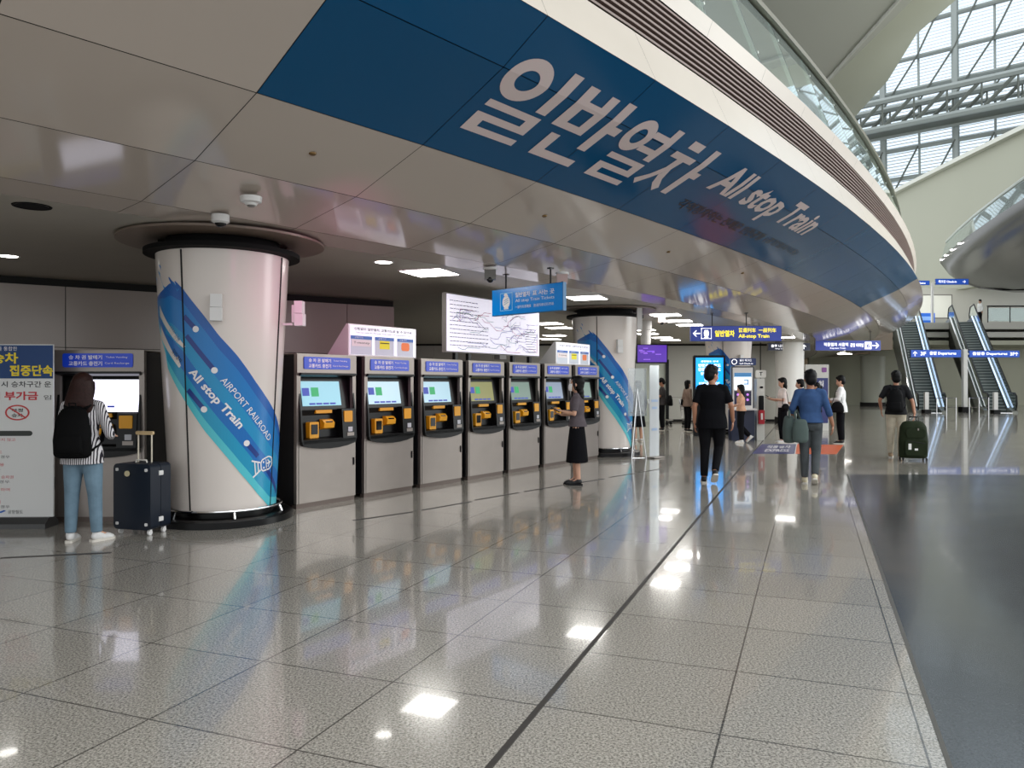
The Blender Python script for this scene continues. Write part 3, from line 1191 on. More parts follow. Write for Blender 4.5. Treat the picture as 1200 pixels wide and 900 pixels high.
# ------------------------------------------------------------------ ticket machines
M['screen_blue'] = mat('screen_page_blue', (110, 180, 196), .2, emit=.42)
M['screen_white'] = mat('screen_page_white', (238, 236, 255), .2, emit=1.4)
M['screen_pale'] = mat('screen_page_pale', (158, 194, 208), .2, emit=.5)
M['screen_olive'] = mat('screen_page_olive', (140, 138, 84), .2, emit=.35)
M['screen_dim'] = mat('screen_page_dim', (120, 140, 130), .2, emit=.4)
M['screen_greyblue'] = mat('screen_page_greyblue', (130, 142, 160), .2, emit=.55)
M['plate_blue'] = mat('name_plate_blue', (8, 58, 190), .3, emit=.12)
M['lcd'] = mat('reader_window', (10, 10, 12), .1)
M['sticker'] = mat('pale_sticker', (190, 190, 196), .5)
M['booklet_blue'] = mat('booklet_blue', (36, 60, 170), .4, emit=.3)
M['booklet_green'] = mat('booklet_green', (20, 160, 90), .4, emit=.4)
KW, KH, KD = 1.0, 1.92, .8


def make_kiosk(screen_m, label, page=True, sx=(-.36, .29), sz=(1.27, 1.585)):
    t = thing('ticket_machine', label, 'ticket machine')
    mb = MB()
    for s in (-1, 1):
        mb.box((s * (KW / 2 - .012), KD / 2 + .03, KH / 2 + .02), (.024, KD - .06, KH - .06))
    mb.prism_yz([(.05, .06), (.05, .76), (.34, .80), (.34, 1.70), (.05, 1.70), (.05, 1.9), (KD, 1.9), (KD, .06)], -KW / 2 + .02, KW / 2 - .02)
    mb.build('cabinet', M['dark_side'], t)
    mb = MB()
    mb.box((0, .02, 1.80), (KW, .06, .24))
    for s in (-1, 1):
        mb.box((s * (KW / 2 - .03), .025, 1.24), (.06, .05, .92))
    mb.box((0, KD / 2, 1.925), (KW, KD, .012))
    mb.build('front_frame', M['steel'], t)
    mb = MB()
    mb.box((0, .025, .43), (KW - .07, .05, .74))
    for s in (-1, 1):
        mb.box((s * (KW / 2 - .016), .03, .43), (.028, .05, .74))
    mb.build('service_door', M['steel'], t)
    MB().box((.455, -.006, .52), (.012, .02, .10)).build('door_lock', M['dark_side'], t)
    MB().box((0, .06, .03), (KW - .02, .08, .06)).build('toe_kick', mat('toe_kick_bronze', (96, 84, 78), .4, .5), t)
    # name plate
    p = MB().rbox((-.01, -.014, 1.815), (.78, .014, .155), .02).build('name_plate', M['plate_blue'], t)
    mb = MB()
    put_text(mb, '승 차 권 발매기', -.33, 1.825, .048, y=-.0225, w=.37, bold=.02)
    put_text(mb, '교통카드 충전기', -.33, 1.755, .05, y=-.0225, w=.37, bold=.02)
    put_text(mb, 'Ticket Vending', .08, 1.835, .026, y=-.0225, w=.24)
    put_text(mb, 'Card Recharge', .07, 1.768, .026, y=-.0225, w=.27)
    mb.build('lettering', M['letter_white'], p, kind='flat')
    # black console with bowed lower lip, hood and cheeks
    mb = MB()
    pts = [(-.455, .80), (-.43, .775), (-.30, .745), (-.15, .728), (0, .722), (.15, .728), (.30, .745), (.43, .775), (.455, .80), (.455, .85), (-.455, .85)]
    mb.prism_xz(pts, -.055, .06)
    mb.prism_yz([(-.055, .80), (-.055, .845), (.07, .87), (.085, 1.15), (.05, 1.23), (.34, 1.23), (.34, .8)], -.44, .44)
    mb.prism_yz([(.05, 1.22), (.12, 1.645), (.34, 1.645), (.34, 1.22)], -.44, .44)
    for s in (-1, 1):
        mb.prism_yz([(-.055, .83), (-.03, 1.22), (.03, 1.64), (.33, 1.66), (.33, .83)], s * .455 - .012, s * .455 + .012)
    mb.prism_yz([(-.05, 1.665), (-.05, 1.69), (.33, 1.70), (.33, 1.64), (.03, 1.64)], -.468, .468)
    mb.build('console', M['black'], t)
    # screen lies on the sloped face (y from .14 at z 1.22 to .215 at z 1.645)
    def face(x, z, off=.0):
        return (x, .05 + (z - 1.22) * (.07 / .425) - off, z)
    def flat_on(mb, x0, z0, x1, z1, off, mi=0):
        a = [face(x0, z0, off), face(x1, z0, off), face(x1, z1, off), face(x0, z1, off)]
        b = [face(x0, z0, -.005), face(x1, z0, -.005), face(x1, z1, -.005), face(x0, z1, -.005)]
        mb.add(a + b, [(0, 1, 2, 3), (0, 4, 5, 1), (1, 5, 6, 2), (2, 6, 7, 3), (3, 7, 4, 0)], mi)
    mb = MB()
    flat_on(mb, sx[0], sz[0], sx[1], sz[1], .006)
    sc_ = mb.build('screen', screen_m, t)
    if page:
        mb = MB()
        flat_on(mb, -.345, 1.40, -.235, 1.50, .009, 0)
        mb.build('blue_booklet_icon', M['booklet_blue'], sc_)
        mb = MB()
        flat_on(mb, -.20, 1.39, -.08, 1.505, .009, 0)
        mb.build('green_booklet_icon', M['booklet_green'], sc_)
        for i in range(4):
            mb = MB()
            flat_on(mb, -.25 + i * .115, 1.285, -.155 + i * .115, 1.308, .009, 0)
            mb.build('page_button', M['booklet_blue'], sc_)
    else:
        mb = MB()
        flat_on(mb, .06, 1.285, .14, 1.305, .009, 0)
        mb.build('page_button', M['booklet_blue'], sc_)
    # yellow label strip and devices on the shelf face
    MB().box((-.02, .055, 1.195), (.27, .03, .042)).build('label_strip', M['yellow'], t)
    q = MB().rbox((-.215, .045, .965), (.15, .08, .205), .012).build('cash_slot', M['yellow'], t)
    MB().rbox((-.215, .003, .975), (.105, .01, .125), .008).build('slot_window', M['lcd'], q)
    mb = MB()
    mb.prism_yz([(.10, .955), (.0, .985), (-.01, 1.05), (.03, 1.09), (.10, 1.10)], -.06, .115)
    q = mb.build('ticket_outlet', M['yellow'], t)
    MB().box((.028, .008, 1.055), (.11, .03, .03)).build('outlet_mouth', M['lcd'], q)
    mb = MB()
    mb.prism_yz([(-.062, .84), (-.035, 1.225), (.1, 1.225), (.1, .84)], .215, .435)
    q = mb.build('reader_column', M['black'], t)
    MB().rbox((.315, -.045, 1.125), (.145, .02, .145), .01).build('card_reader', M['yellow'], q)
    MB().rbox((.345, -.054, .955), (.075, .014, .062), .004).build('sticker', M['sticker'], q)
    MB().box((.345, -.060, .89), (.12, .014, .045)).build('card_slot', M['steel'], q)
    return t


KDIR = (.562, .827)
KP = (-2.66, 9.49)
KROT = atan2(KDIR[1], KDIR[0])


def kp(t, back=0.0):
    return (KP[0] + KDIR[0] * t - KDIR[1] * back, KP[1] + KDIR[1] * t + KDIR[0] * back)


specs = [(M['screen_blue'], 'first ticket machine right of the nearest pillar, pale blue screen'),
         (M['screen_pale'], 'second ticket machine from the nearest pillar, left one under the white fare board'),
         (M['screen_pale'], 'third ticket machine from the nearest pillar, screen still lit pale blue'),
         (M['screen_olive'], 'fourth ticket machine from the nearest pillar, with dim olive screen'),
         (M['screen_dim'], 'fifth ticket machine from the nearest pillar, with dim grey-green screen'),
         (M['screen_greyblue'], 'ticket machine directly behind the woman in the white mask and black skirt'),
         (M['screen_dim'], 'last ticket machine of the row, touching the second pillar')]
ks = []
for i, (sm, lb) in enumerate(specs):
    k = make_kiosk(sm, lb)
    k.location = (*kp(.5 + 1.16 * i), 0)
    k.rotation_euler = (0, 0, KROT)
    k['group'] = 'ticket machines in the row'
k0 = make_kiosk(M['screen_white'], 'ticket machine with bright white screen used by the woman with backpack', page=False, sx=(-.30, .425), sz=(1.235, 1.60))
k0.location = (-4.63, 8.62, 0)
k0.rotation_euler = (0, 0, radians(1))
k0['group'] = 'ticket machines in the row'

# fare boards standing on the machines
def make_fare_board(label, W=1.36):
    t = thing('fare_board', label, 'information board', group='fare boards on the machines')
    mb = MB()
    mb.prism_yz([(0, 0), (0, .43), (.04, .43), (.42, .0)], -W / 2, W / 2)
    mb.build('housing', M['white_plastic'], t)
    mb = MB()
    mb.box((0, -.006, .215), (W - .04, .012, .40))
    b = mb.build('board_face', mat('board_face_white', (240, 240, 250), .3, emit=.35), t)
    mb = MB()
    for i, w in enumerate((.40, .38, .34)):
        x = (-.45, 0.0, .43)[i] * W / 1.36
        mb.box((x, -.014, .145), (w * W / 1.36, .004, .25), mi=0)
        mb.box((x, -.0165, .25), (w * W / 1.36, .004, .045), mi=1)
        if i == 0:
            mb.box((x, -.0165, .175), (.36, .004, .09), mi=4)
        if i == 1:
            mb.box((x, -.0165, .165), (.20, .004, .115), mi=2)
            mb.box((x, -.019, .19), (.18, .003, .012), mi=5)
        if i == 2:
            mb.rbox((x, -.0165, .155), (.17, .004, .115), .03, mi=3)
    mb.build('coloured_panels', [mat('pale_grey_blue', (206, 212, 224), .5), mat('header_blue', (76, 116, 190), .5), mat('sign_yellow', (240, 228, 40), .5),
                                 mat('sign_orange', (244, 130, 70), .5), mat('pinkish_white', (236, 224, 226), .5), M['letter_black']], b)
    mb = MB()
    put_text(mb, '신청없이 일반열차, 교통카드로 탈 수 있어요!', 0, .345, .042, w=W * .86, align='c', y=-.014, bold=.015)
    put_text(mb, 'You can take the All stop Train with a transportation card', 0, .305, .022, w=W * .82, align='c', y=-.014)
    put_text(mb, 'T-money', -.45 * W / 1.36, .155, .04, w=.30, align='c', y=-.020)
    mb.build('lettering', M['letter_black'], b, kind='flat')
    mb = MB()
    for x in (-.45, 0, .43):
        put_text(mb, '교통카드', x * W / 1.36 - .05, .24, .022, w=.16, align='c', y=-.020)
    mb.build('heading', M['letter_white'], b, kind='flat')
    return t


fb = make_fare_board('white fare board with yellow and orange fields on top of the nearer machines')
fb.location = (*kp(1.59, .05), 1.932)
fb.rotation_euler = (0, 0, KROT)
fb2 = copy_tree(fb)
fb2.location = (*kp(6.98, .05), 1.932)
fb2['label'] = 'second white fare board, on the last two machines beside the far pillar'

# large line map on the machines
t = thing('line_map_board', 'large white railway map board standing on top of the middle machines', 'map board', (*kp(4.52, .22), 1.932), KROT)
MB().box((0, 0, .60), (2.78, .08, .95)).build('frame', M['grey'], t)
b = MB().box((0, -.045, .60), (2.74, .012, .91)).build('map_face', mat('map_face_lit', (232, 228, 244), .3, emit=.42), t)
random.seed(5)
mb = MB()
rail_cols = [mat('map_violet', (128, 110, 170), .6), mat('map_red', (190, 110, 120), .6), mat('map_blue', (110, 120, 170), .6), mat('map_grey', (120, 120, 134), .6), mat('map_green', (120, 160, 140), .6)]
for i in range(46):
    x, z = random.uniform(-1.25, 1.25), random.uniform(.2, .78)
    for k in range(random.randint(3, 8)):
        dx, dz = random.choice([(1, 0), (1, 0), (.7, .4), (.7, -.4), (0, .6)])
        l = random.uniform(.05, .2)
        x2, z2 = min(1.3, max(-1.3, x + dx * l)), min(.84, max(.18, z + dz * l))
        if hypot(x2 - x, z2 - z) > .01:
            nx, nz = -(z2 - z), (x2 - x)
            q = hypot(nx, nz) / .004
            mb.add([(x + nx / q, -.054, z + nz / q), (x2 + nx / q, -.054, z2 + nz / q), (x2 - nx / q, -.054, z2 - nz / q), (x - nx / q, -.054, z - nz / q)], [(0, 1, 2, 3)], i % 5)
        x, z = x2, z2
for r_ in range(12):
    z = .96 - r_ * .065
    x = -1.3
    while x < -.55 + (r_ > 5) * .3:
        w = random.uniform(.02, .09)
        mb.box((x + w / 2, -.0535, z), (w, .003, .012), mi=3)
        x += w + .02
for r_ in range(10):
    z = .62 - r_ * .045
    mb.box((1.08, -.0535, z), (random.uniform(.3, .42), .003, .009), mi=3)
mb.build('route_lines', rail_cols, b, kind='flat')
mb = MB()
for x in (-1.1, -.75, .55, 1.1):
    mb.box((x, 0, .066), (.07, .06, .13))
mb.build('mounting_foot', M['black'], t)
MB().box((.2, .02, .1), (.2, .12, .1)).build('junction_box', M['grey'], t)

# ------------------------------------------------------------------ banner stand on the far left
t = thing('banner_stand', 'tall printed banner stand left of the machine, blue header with yellow lettering', 'banner', (-5.46, 8.33, 0), radians(2))
MB().box((0, 0, 1.045), (.96, .02, 1.87)).build('printed_panel', mat('banner_white', (226, 226, 224), .5), t)
MB().box((0, -.012, 1.79), (.955, .004, .36)).build('header', mat('banner_navy', (20, 62, 116), .5), t)
MB().prism_yz([(-.13, 0), (-.13, .05), (-.06, .11), (.06, .11), (.13, .05), (.13, 0)], -.46, .46).build('base', mat('banner_base', (80, 80, 80), .4, .5), t)
mb = MB()
put_text(mb, '부정승차', -.45, 1.77, .12, w=.56, y=-.0165, bold=.03)
put_text(mb, '집중단속', .02, 1.635, .12, w=.46, y=-.0165, bold=.03)
mb.build('headline_lettering', mat('banner_yellow', (240, 214, 40), .5), t, kind='flat')
mb = MB()
put_text(mb, '인천공항철도를 통합한', -.40, 1.91, .045, w=.5, y=-.0165)
mb.build('top_lettering', M['letter_white'], t, kind='flat')
mb = MB()
put_text(mb, '부정승차 시 승차구간 운', -.42, 1.515, .065, w=.88, y=-.0135, bold=.01)
put_text(mb, '임', .38, 1.38, .05, w=.08, y=-.0135)
mb.build('dark_lettering', M['letter_black'], t, kind='flat')
for i in range(6):
    mb = MB()
    z = .93 - i * .135
    put_text(mb, ('있는 경우', '사용하는 경우', '이용하는 경우', '승차한 경우', '하는 경우', '사용하는 경우')[i], -.40 + (.1 if i % 2 else 0), z - .05, .032, w=.32, y=-.0135)
    mb.build('clause_lettering', M['letter_black'], t, kind='flat')
mb = MB()
put_text(mb, '공항철도', .0, .145, .04, w=.16, y=-.0135)
mb.build('company_lettering', M['letter_black'], t, kind='flat')
red_m = mat('banner_red', (200, 50, 60), .5)
mb = MB()
put_text(mb, '+30배 부가금', -.40, 1.375, .095, w=.72, y=-.0135, bold=.03)
mb.build('red_headline', red_m, t, kind='flat')
for i in range(6):
    mb = MB()
    z = .93 - i * .135
    put_text(mb, ('승차권을 소지하지 않고', '타인의 교통카드', '할인권 부정사용', '유효기간이 지난 승차권', '승차권을 위조하여', '기타 부정한 방법')[i], -.42, z, .034, w=(.5, .36, .38, .48, .44, .34)[i], y=-.0135)
    mb.build('red_lettering', red_m, t, kind='flat')
MB().rbox((.0, -.0125, 1.015), (.52, .005, .055), .026).build('caption_bar', mat('caption_dark', (50, 54, 50), .5), t)
mb = MB()
n = 28
mb.add([(.10 + .13 * cos(2 * pi * i / n), -.0135, 1.24 + .085 * sin(2 * pi * i / n)) for i in range(n)] + [(.10 + .112 * cos(2 * pi * i / n), -.0135, 1.24 + .070 * sin(2 * pi * i / n)) for i in range(n)],
       [(i, (i + 1) % n, (i + 1) % n + n, i + n) for i in range(n)])
mb.add([(.0, -.0138, 1.295), (.012, -.0138, 1.305), (.2, -.0138, 1.185), (.188, -.0138, 1.175)], [(0, 1, 2, 3)])
mb.build('prohibition_ring', mat('ring_red', (200, 60, 60), .5), t, kind='flat')
mb = MB()
put_text(mb, '부정', .10, 1.245, .04, w=.12, align='c', y=-.0134, bold=.02)
put_text(mb, '승차', .10, 1.19, .04, w=.12, align='c', y=-.0134, bold=.02)
mb.build('stamp_lettering', M['letter_black'], t, kind='flat')
mb = MB()
mb.add([(-.14, -.0135, .15), (-.04, -.0135, .185), (-.02, -.0135, .175), (-.07, -.0135, .155)], [(0, 1, 2, 3)])
mb.build('logo', mat('logo_blue', (20, 90, 180), .5), t, kind='flat')

# ------------------------------------------------------------------ ceiling lights
def make_panel_light(x, y, rz, s=.72, label='square white ceiling light panel over the low concourse'):
    t = thing('ceiling_light', label, 'ceiling light', (x, y, 3.2), rz, 'square ceiling lights of the low concourse')
    MB().box((0, 0, -.008), (s + .05, s + .05, .016)).build('frame', M['white_plastic'], t)
    MB().box((0, 0, -.018), (s, s, .006)).build('diffuser', M['light'], t)
    return t


GA = atan2(GV[1], GV[0])
LP = [(-1.21, 11.3), (1.42, 14.6), (3.64, 18.2), (4.31, 19.9), (4.93, 21.3), (3.96, 23.2), (4.4, 25.0), (5.3, 27.1), (5.9, 28.6), (.99, 20.8), (1.37, 22.4), (1.44, 25.9), (1.4, 28.0),
      (7.4, 26.5), (8.2, 28.6), (9.6, 27.0)]
for i, (x, y) in enumerate(LP):
    t = make_panel_light(x, y, -.37, .64)
    if i == 0:
        t['label'] = 'square ceiling light nearest the camera, above the row of machines'
        del t['group']
    if i == 1:
        t['label'] = 'square ceiling light just right of the hanging blue ticket sign'
        del t['group']


def downlight(x, y, on, label, r=.11, z=3.2):
    t = thing('downlight', label, 'downlight', (x, y, z))
    MB().lathe([(r, 0), (r + .025, -.008), (r + .03, 0)], n=28).build('trim_ring', M['white_plastic'] if on else M['matt_black'], t)
    MB().lathe([(0, -.004), (r, -.004)], n=28).build('lens', M['light'] if on else M['matt_black'], t)
    return t


downlight(-1.74, 10.4, True, 'small round lit downlight in front of the square light')
downlight(-6.5, 9.9, True, 'small round downlight at the left edge of the ceiling')
downlight(-4.45, 7.12, False, 'dark round opening in the flat ceiling above the left machine', .135)

# smoke detector, dome camera and boxes under the soffit
def under(u, v, ks=(0, 1, 2, 3)):
    """first point of the soffit seen at picture position u, v (used once to read a position)"""
    return None


t = thing('smoke_detector', 'small white smoke detector on the soffit above the nearest pillar', 'smoke detector', (-2.43, 7.15, 3.262))
MB().lathe([(0, -.05), (.05, -.05), (.06, -.03), (.095, -.02), (.1, .03), (0, .03)], n=24).build('body', M['white_plastic'], t, smooth='auto')
MB().lathe([(0, -.062), (.03, -.062), (.035, -.05), (0, -.05)], n=16).build('sensor_tip', M['grey'], t)
for s_, t_, lb in ((.5, -.53, 'small brown sprinkler cap on the soffit left of the blue band start'), (2.48, -.52, 'small brown sprinkler cap on the soffit below the large lettering'),
                   (4.41, -.52, 'small brown sprinkler cap on the soffit below the small dark lettering'), (6.21, -.465, 'farthest small brown sprinkler cap on the soffit')):
    u_ = 1 + t_ / 1.019
    r_, z_ = RR[2] + (RR[3] - RR[2]) * u_, ZZ[2] + (ZZ[3] - ZZ[2]) * u_
    t = thing('sprinkler', lb, 'sprinkler', deck(s_, r_, z_ - .004))
    MB().lathe([(0, -.012), (.02, -.012), (.032, -.003), (.034, .01), (0, .01)], n=20).build('cover', mat('sprinkler_brass', (120, 92, 50), .4, .4), t, smooth='auto')
t = thing('dome_camera', 'white dome camera with dark lens above the nearest pillar', 'security camera', (-2.87, 7.56, 3.215))
MB().lathe([(0, .0), (.085, .0), (.085, -.07), (.06, -.085), (0, -.085)], n=24).build('housing', M['white_plastic'], t, smooth='auto')
MB().ell((0, 0, -.075), (.058, .058, .05), 16).build('lens_dome', M['lcd'], t, smooth=True)


def spot_cam(name, label, cat, loc, col):
    t = thing(name, label, cat, loc)
    mb = MB()
    mb.lathe([(0, .0), (.10, .0), (.10, -.03), (.06, -.04), (0, -.04)], n=20)
    mb.build('mounting_plate', M['white_plastic'], t, smooth='auto')
    MB().box((0, 0, -.10), (.16, .14, .14)).build('housing', col, t)
    MB().ell((0, -.03, -.17), (.05, .05, .05), 12).build('lens_dome', M['lcd'], t, smooth=True)
    return t


spot_cam('ceiling_camera', 'grey ceiling camera left of the hanging blue ticket sign', 'security camera', (-.31, 10.9, 3.2), M['grey'])
spot_cam('ceiling_speaker', 'small reddish white box on the soffit right of the ticket sign', 'speaker box', (.74, 11.35, 3.2), mat('box_pinkish', (206, 176, 170), .5))
spot_cam('ceiling_speaker', 'small pale box hanging from the soffit left of the yellow lettered sign', 'speaker box', (3.62, 18.6, 3.2), mat('box_pinkish_pale', (206, 186, 180), .5))
MB().box((0, 0, 0), (.10, .12, .50)).build('cable_duct', M['white_plastic']).location = (2.70, 16.28, 2.945)
o = bpy.data.objects['cable_duct']
tag(o, 'white vertical duct box at the upper right edge of the second pillar', 'duct')

# ------------------------------------------------------------------ hanging signs
def hanging_sign(name, label, loc, rz, W, Hh, D, face_m, top_z, rods, cat='sign', frame_m=None):
    """sign whose root stands at its lower edge centre; rods up to top_z"""
    t = thing(name, label, cat, loc, rz)
    MB().box((0, 0, Hh / 2), (W, D, Hh)).build('sign_box', frame_m or M['grey'], t)
    f = MB().box((0, -D / 2 - .004, Hh / 2), (W - .02, .008, Hh - .02)).build('sign_face', face_m, t)
    for x in rods:
        mb = MB().tube([(x, 0, Hh), (x, 0, top_z - loc[2])], .012, 8)
        mb.box((x, 0, top_z - loc[2] - .01), (.07, .07, .02))
        mb.build('hanging_rod', M['black'], t)
    return t, f, -D / 2 - .0095


t, f, y = hanging_sign('ticket_sign', 'hanging bright blue sign reading All stop Train Tickets with white symbol', (.23, 11.3, 2.585), atan2(-.70, .714), 1.43, .40, .07,
                       mat('ticket_sign_blue', (0, 118, 196), .22, emit=.25), 3.215, (-.45, .45), frame_m=mat('sign_rim', (30, 110, 160), .4))
mb = MB()
for x, z, w, h in ((-.40, .33, .25, .008), (-.40, .07, .25, .008)):
    mb.box((x, y, z), (w, .003, h))
for x in (-.525, -.275):
    mb.box((x, y, .20), (.008, .003, .262))
mb.build('symbol_frame', mat('line_cyan', (150, 210, 240), .4), f)
mb = MB()
mb.prism_xz([(-.40 + .078 * cos(radians(a)), .195 + .095 * sin(radians(a))) for a in range(0, 360, 20)], y - .002, y)
mb.prism_xz([(-.45, .30), (-.43, .33), (-.39, .325), (-.36, .29), (-.40, .26)], y - .002, y)
mb.prism_xz([(-.45, .09), (-.35, .09), (-.36, .12), (-.44, .12)], y - .002, y)
mb.build('symbol', M['letter_white'], f)
mb = MB()
for z in (.16, .19, .22):
    mb.add([(-.45, y - .004, z - .01), (-.45, y - .004, z - .002), (-.35, y - .004, z + .038), (-.35, y - .004, z + .03)], [(0, 1, 2, 3)])
mb.build('symbol_stripes', mat('ticket_sign_line', (60, 130, 180), .4), f, kind='flat')
mb = MB()
put_text(mb, '일반열차', -.21, .25, .075, w=.30, y=y, bold=.02)
put_text(mb, '표 사는 곳', .14, .25, .075, w=.42, y=y, bold=.02)
put_text(mb, 'All stop Train Tickets', -.21, .165, .06, w=.77, y=y)
put_text(mb, '一般列车票購買', -.21, .085, .045, w=.32, y=y)
put_text(mb, '普通列車切符売場', .16, .085, .045, w=.39, y=y)
mb.build('lettering', M['letter_white'], f, kind='flat')

M['sign_navy'] = mat('wayfinding_navy', (40, 60, 150), .35, emit=.35)
M['sign_white_lit'] = mat('wayfinding_white', (250, 250, 255), .4, emit=1.2)
M['sign_yellow_lit'] = mat('wayfinding_yellow', (248, 226, 30), .4, emit=1.1)


def arrow(mb, x, z, s, d, y, mi=0):
    """arrow of size s pointing 'l', 'r' or 'u'"""
    P = [[(-.5, 0), (-.1, .42), (.06, .42), (-.2, .08), (.5, .08), (.5, -.08), (-.2, -.08), (.06, -.42), (-.1, -.42)]][0]
    if d == 'r':
        P = [(-a, b) for a, b in P]
    if d == 'u':
        P = [(b, -a) for a, b in P]
    vs = [(x + a * s, y, z + b * s) for a, b in P]
    mb.add(vs, [(0, 1, 2, 3), (0, 3, 6), (0, 6, 7, 8), (3, 4, 5, 6)], mi)


t, f, y = hanging_sign('direction_sign', 'hanging dark blue sign with arrow and yellow All-stop Train lettering', (5.24, 18.0, 2.55), 0, 2.12, .36, .10, M['sign_navy'], 3.22, (-.55, .25, ),
                       frame_m=mat('sign_navy_rim', (46, 60, 120), .4))
mb = MB()
arrow(mb, -.93, .18, .17, 'l', y)
for x, z, w, h in ((-.70, .30, .24, .012), (-.70, .06, .24, .012)):
    mb.box((x, y, z), (w, .003, h))
for x in (-.815, -.585):
    mb.box((x, y, .18), (.012, .003, .25))
mb.prism_xz([(-.75, .12), (-.76, .20), (-.74, .26), (-.66, .26), (-.64, .20), (-.65, .12)], y - .002, y)
mb.prism_xz([(-.76, .075), (-.64, .075), (-.67, .11), (-.73, .11)], y - .002, y)
mb.build('arrow_and_train', M['sign_white_lit'], f, kind='flat')
mb = MB()
put_text(mb, '일반열차', -.50, .105, .15, w=.46, y=y, bold=.03)
put_text(mb, '普通列车  一般列车', .05, .205, .105, w=.88, y=y, bold=.015)
put_text(mb, 'All-stop Train', .05, .055, .11, w=.72, y=y, bold=.02)
mb.build('yellow_lettering', M['sign_yellow_lit'], f, kind='flat')

t, f, y = hanging_sign('direction_sign', 'small dark sign with white lettering left of the long blue sign, far away', (10.8, 30, 2.85), 0, 1.65, .30, .12, mat('sign_dark_navy', (34, 40, 66), .4, emit=.2), 3.5, (-.5, .5))
mb = MB()
put_text(mb, '출구 나가는 곳', -.7, .13, .11, w=.8, y=y, bold=.02)
put_text(mb, 'Way Out', -.55, .04, .06, w=.4, y=y)
mb.box((.30, y, .15), (.16, .003, .18))
arrow(mb, .58, .15, .18, 'u', y)
mb.build('lettering', M['sign_white_lit'], f, kind='flat')
t, f, y = hanging_sign('direction_sign', 'long blue sign with white lettering and right arrow, far right of the low ceiling', (13.1, 30, 2.85), 0, 2.55, .40, .12, M['sign_navy'], 3.6, (-.9, .9))
mb = MB()
put_text(mb, '직통열차 서울역', -.95, .17, .14, w=.95, y=y, bold=.02)
put_text(mb, 'Express Train', -.7, .05, .08, w=.6, y=y)
put_text(mb, '공항 터미널', .08, .14, .15, w=.52, y=y, bold=.02)
mb.box((.78, y, .2), (.26, .003, .28))
arrow(mb, 1.08, .2, .26, 'r', y)
mb.build('lettering', M['sign_white_lit'], f, kind='flat')
mb = MB()
put_text(mb, '6', .78, .10, .2, w=.12, align='c', y=y - .004, bold=.03)
mb.build('gate_symbol', M['sign_navy'], f, kind='flat')

# purple display
t = thing('hanging_display', 'wide display with purple picture hanging right of the second pillar', 'display', (3.64, 20.0, 2.1))
MB().box((0, 0, .24), (.80, .08, .48)).build('casing', M['black'], t)
p = MB().box((0, -.042, .24), (.76, .006, .44)).build('screen', mat('screen_purple', (74, 34, 150), .2, emit=.8), t)
mb = MB()
random.seed(3)
for i in range(10):
    x, z = random.uniform(-.3, .25), random.uniform(.08, .38)
    mb.box((x, -.047, z), (random.uniform(.06, .2), .003, .02))
mb.build('picture_streaks', mat('screen_violet', (140, 90, 210), .2, emit=.8), p)
mb = MB()
mb.lathe([(.13, .48), (.13, .85), (.16, .86), (.16, 1.1)], (-.14, .1), 20)
mb.build('ceiling_mount', M['white_plastic'], t)
# ------------------------------------------------------------------ people
def ring_loft(mb, rings, n=20, mi=0):
    """rings: (centre, rx, ry) stacked, ellipses level in x-y, closed at both ends"""
    vs = []
    for (c, rx, ry) in rings:
        for k in range(n):
            a = 2 * pi * k / n
            vs.append((c[0] + rx * cos(a), c[1] + ry * sin(a), c[2]))
    fs = []
    for i in range(len(rings) - 1):
        for k in range(n):
            a, b = i * n + k, i * n + (k + 1) % n
            fs.append((a, b, b + n, a + n))
    fs.append(tuple(range(n - 1, -1, -1)))
    m = (len(rings) - 1) * n
    fs.append(tuple(range(m, m + n)))
    return mb.add(vs, fs, mi)


def limb(mb, pts, rad, n=12):
    """tapered limb with rounded joints"""
    P = [Vector(p) for p in pts]
    out, rr = [], []
    for i in range(len(P) - 1):
        r0, r1 = rad[i], rad[i + 1]
        m = rad_mid(r0, r1)
        out += [P[i], P[i].lerp(P[i + 1], .35)]
        rr += [r0, r0 * .55 + r1 * .45 + .006]
    out.append(P[-1])
    rr.append(rad[-1])
    mb.tube(out, rr, n)
    for p, r in zip(P, rad):
        mb.ell(p, (r, r, r), n)


def rad_mid(a, b):
    return (a + b) / 2


def remeshed(mb, name, m, parent, voxel=.012, smooth=3, extra=None, mats=None, label=None):
    me = bpy.data.meshes.new(name)
    me.from_pydata(mb.v, [], mb.f)
    bm = bmesh.new()
    bm.from_mesh(me)
    bmesh.ops.recalc_face_normals(bm, faces=bm.faces)
    bm.to_mesh(me)
    bm.free()
    o = bpy.data.objects.new('tmp', me)
    C.objects.link(o)
    rm = o.modifiers.new('r', 'REMESH')
    rm.mode = 'VOXEL'
    rm.voxel_size = voxel
    s = o.modifiers.new('s', 'SMOOTH')
    s.factor = .5
    s.iterations = smooth
    dg = bpy.context.evaluated_depsgraph_get()
    ev = bpy.data.meshes.new_from_object(o.evaluated_get(dg))
    bpy.data.objects.remove(o)
    if extra is not None:
        bm = bmesh.new()
        bm.from_mesh(ev)
        nv = [bm.verts.new(v) for v in extra.v]
        for f in extra.f:
            try:
                bm.faces.new([nv[i] for i in f])
            except ValueError:
                pass
        bmesh.ops.recalc_face_normals(bm, faces=bm.faces)
        bm.to_mesh(ev)
        bm.free()
    ev.materials.clear()
    ev.materials.append(m)
    ev.shade_smooth()
    ev.name = name
    ob = bpy.data.objects.new(name, ev)
    C.objects.link(ob)
    ob.parent = parent
    if label:
        ob['label'] = label
    return ob


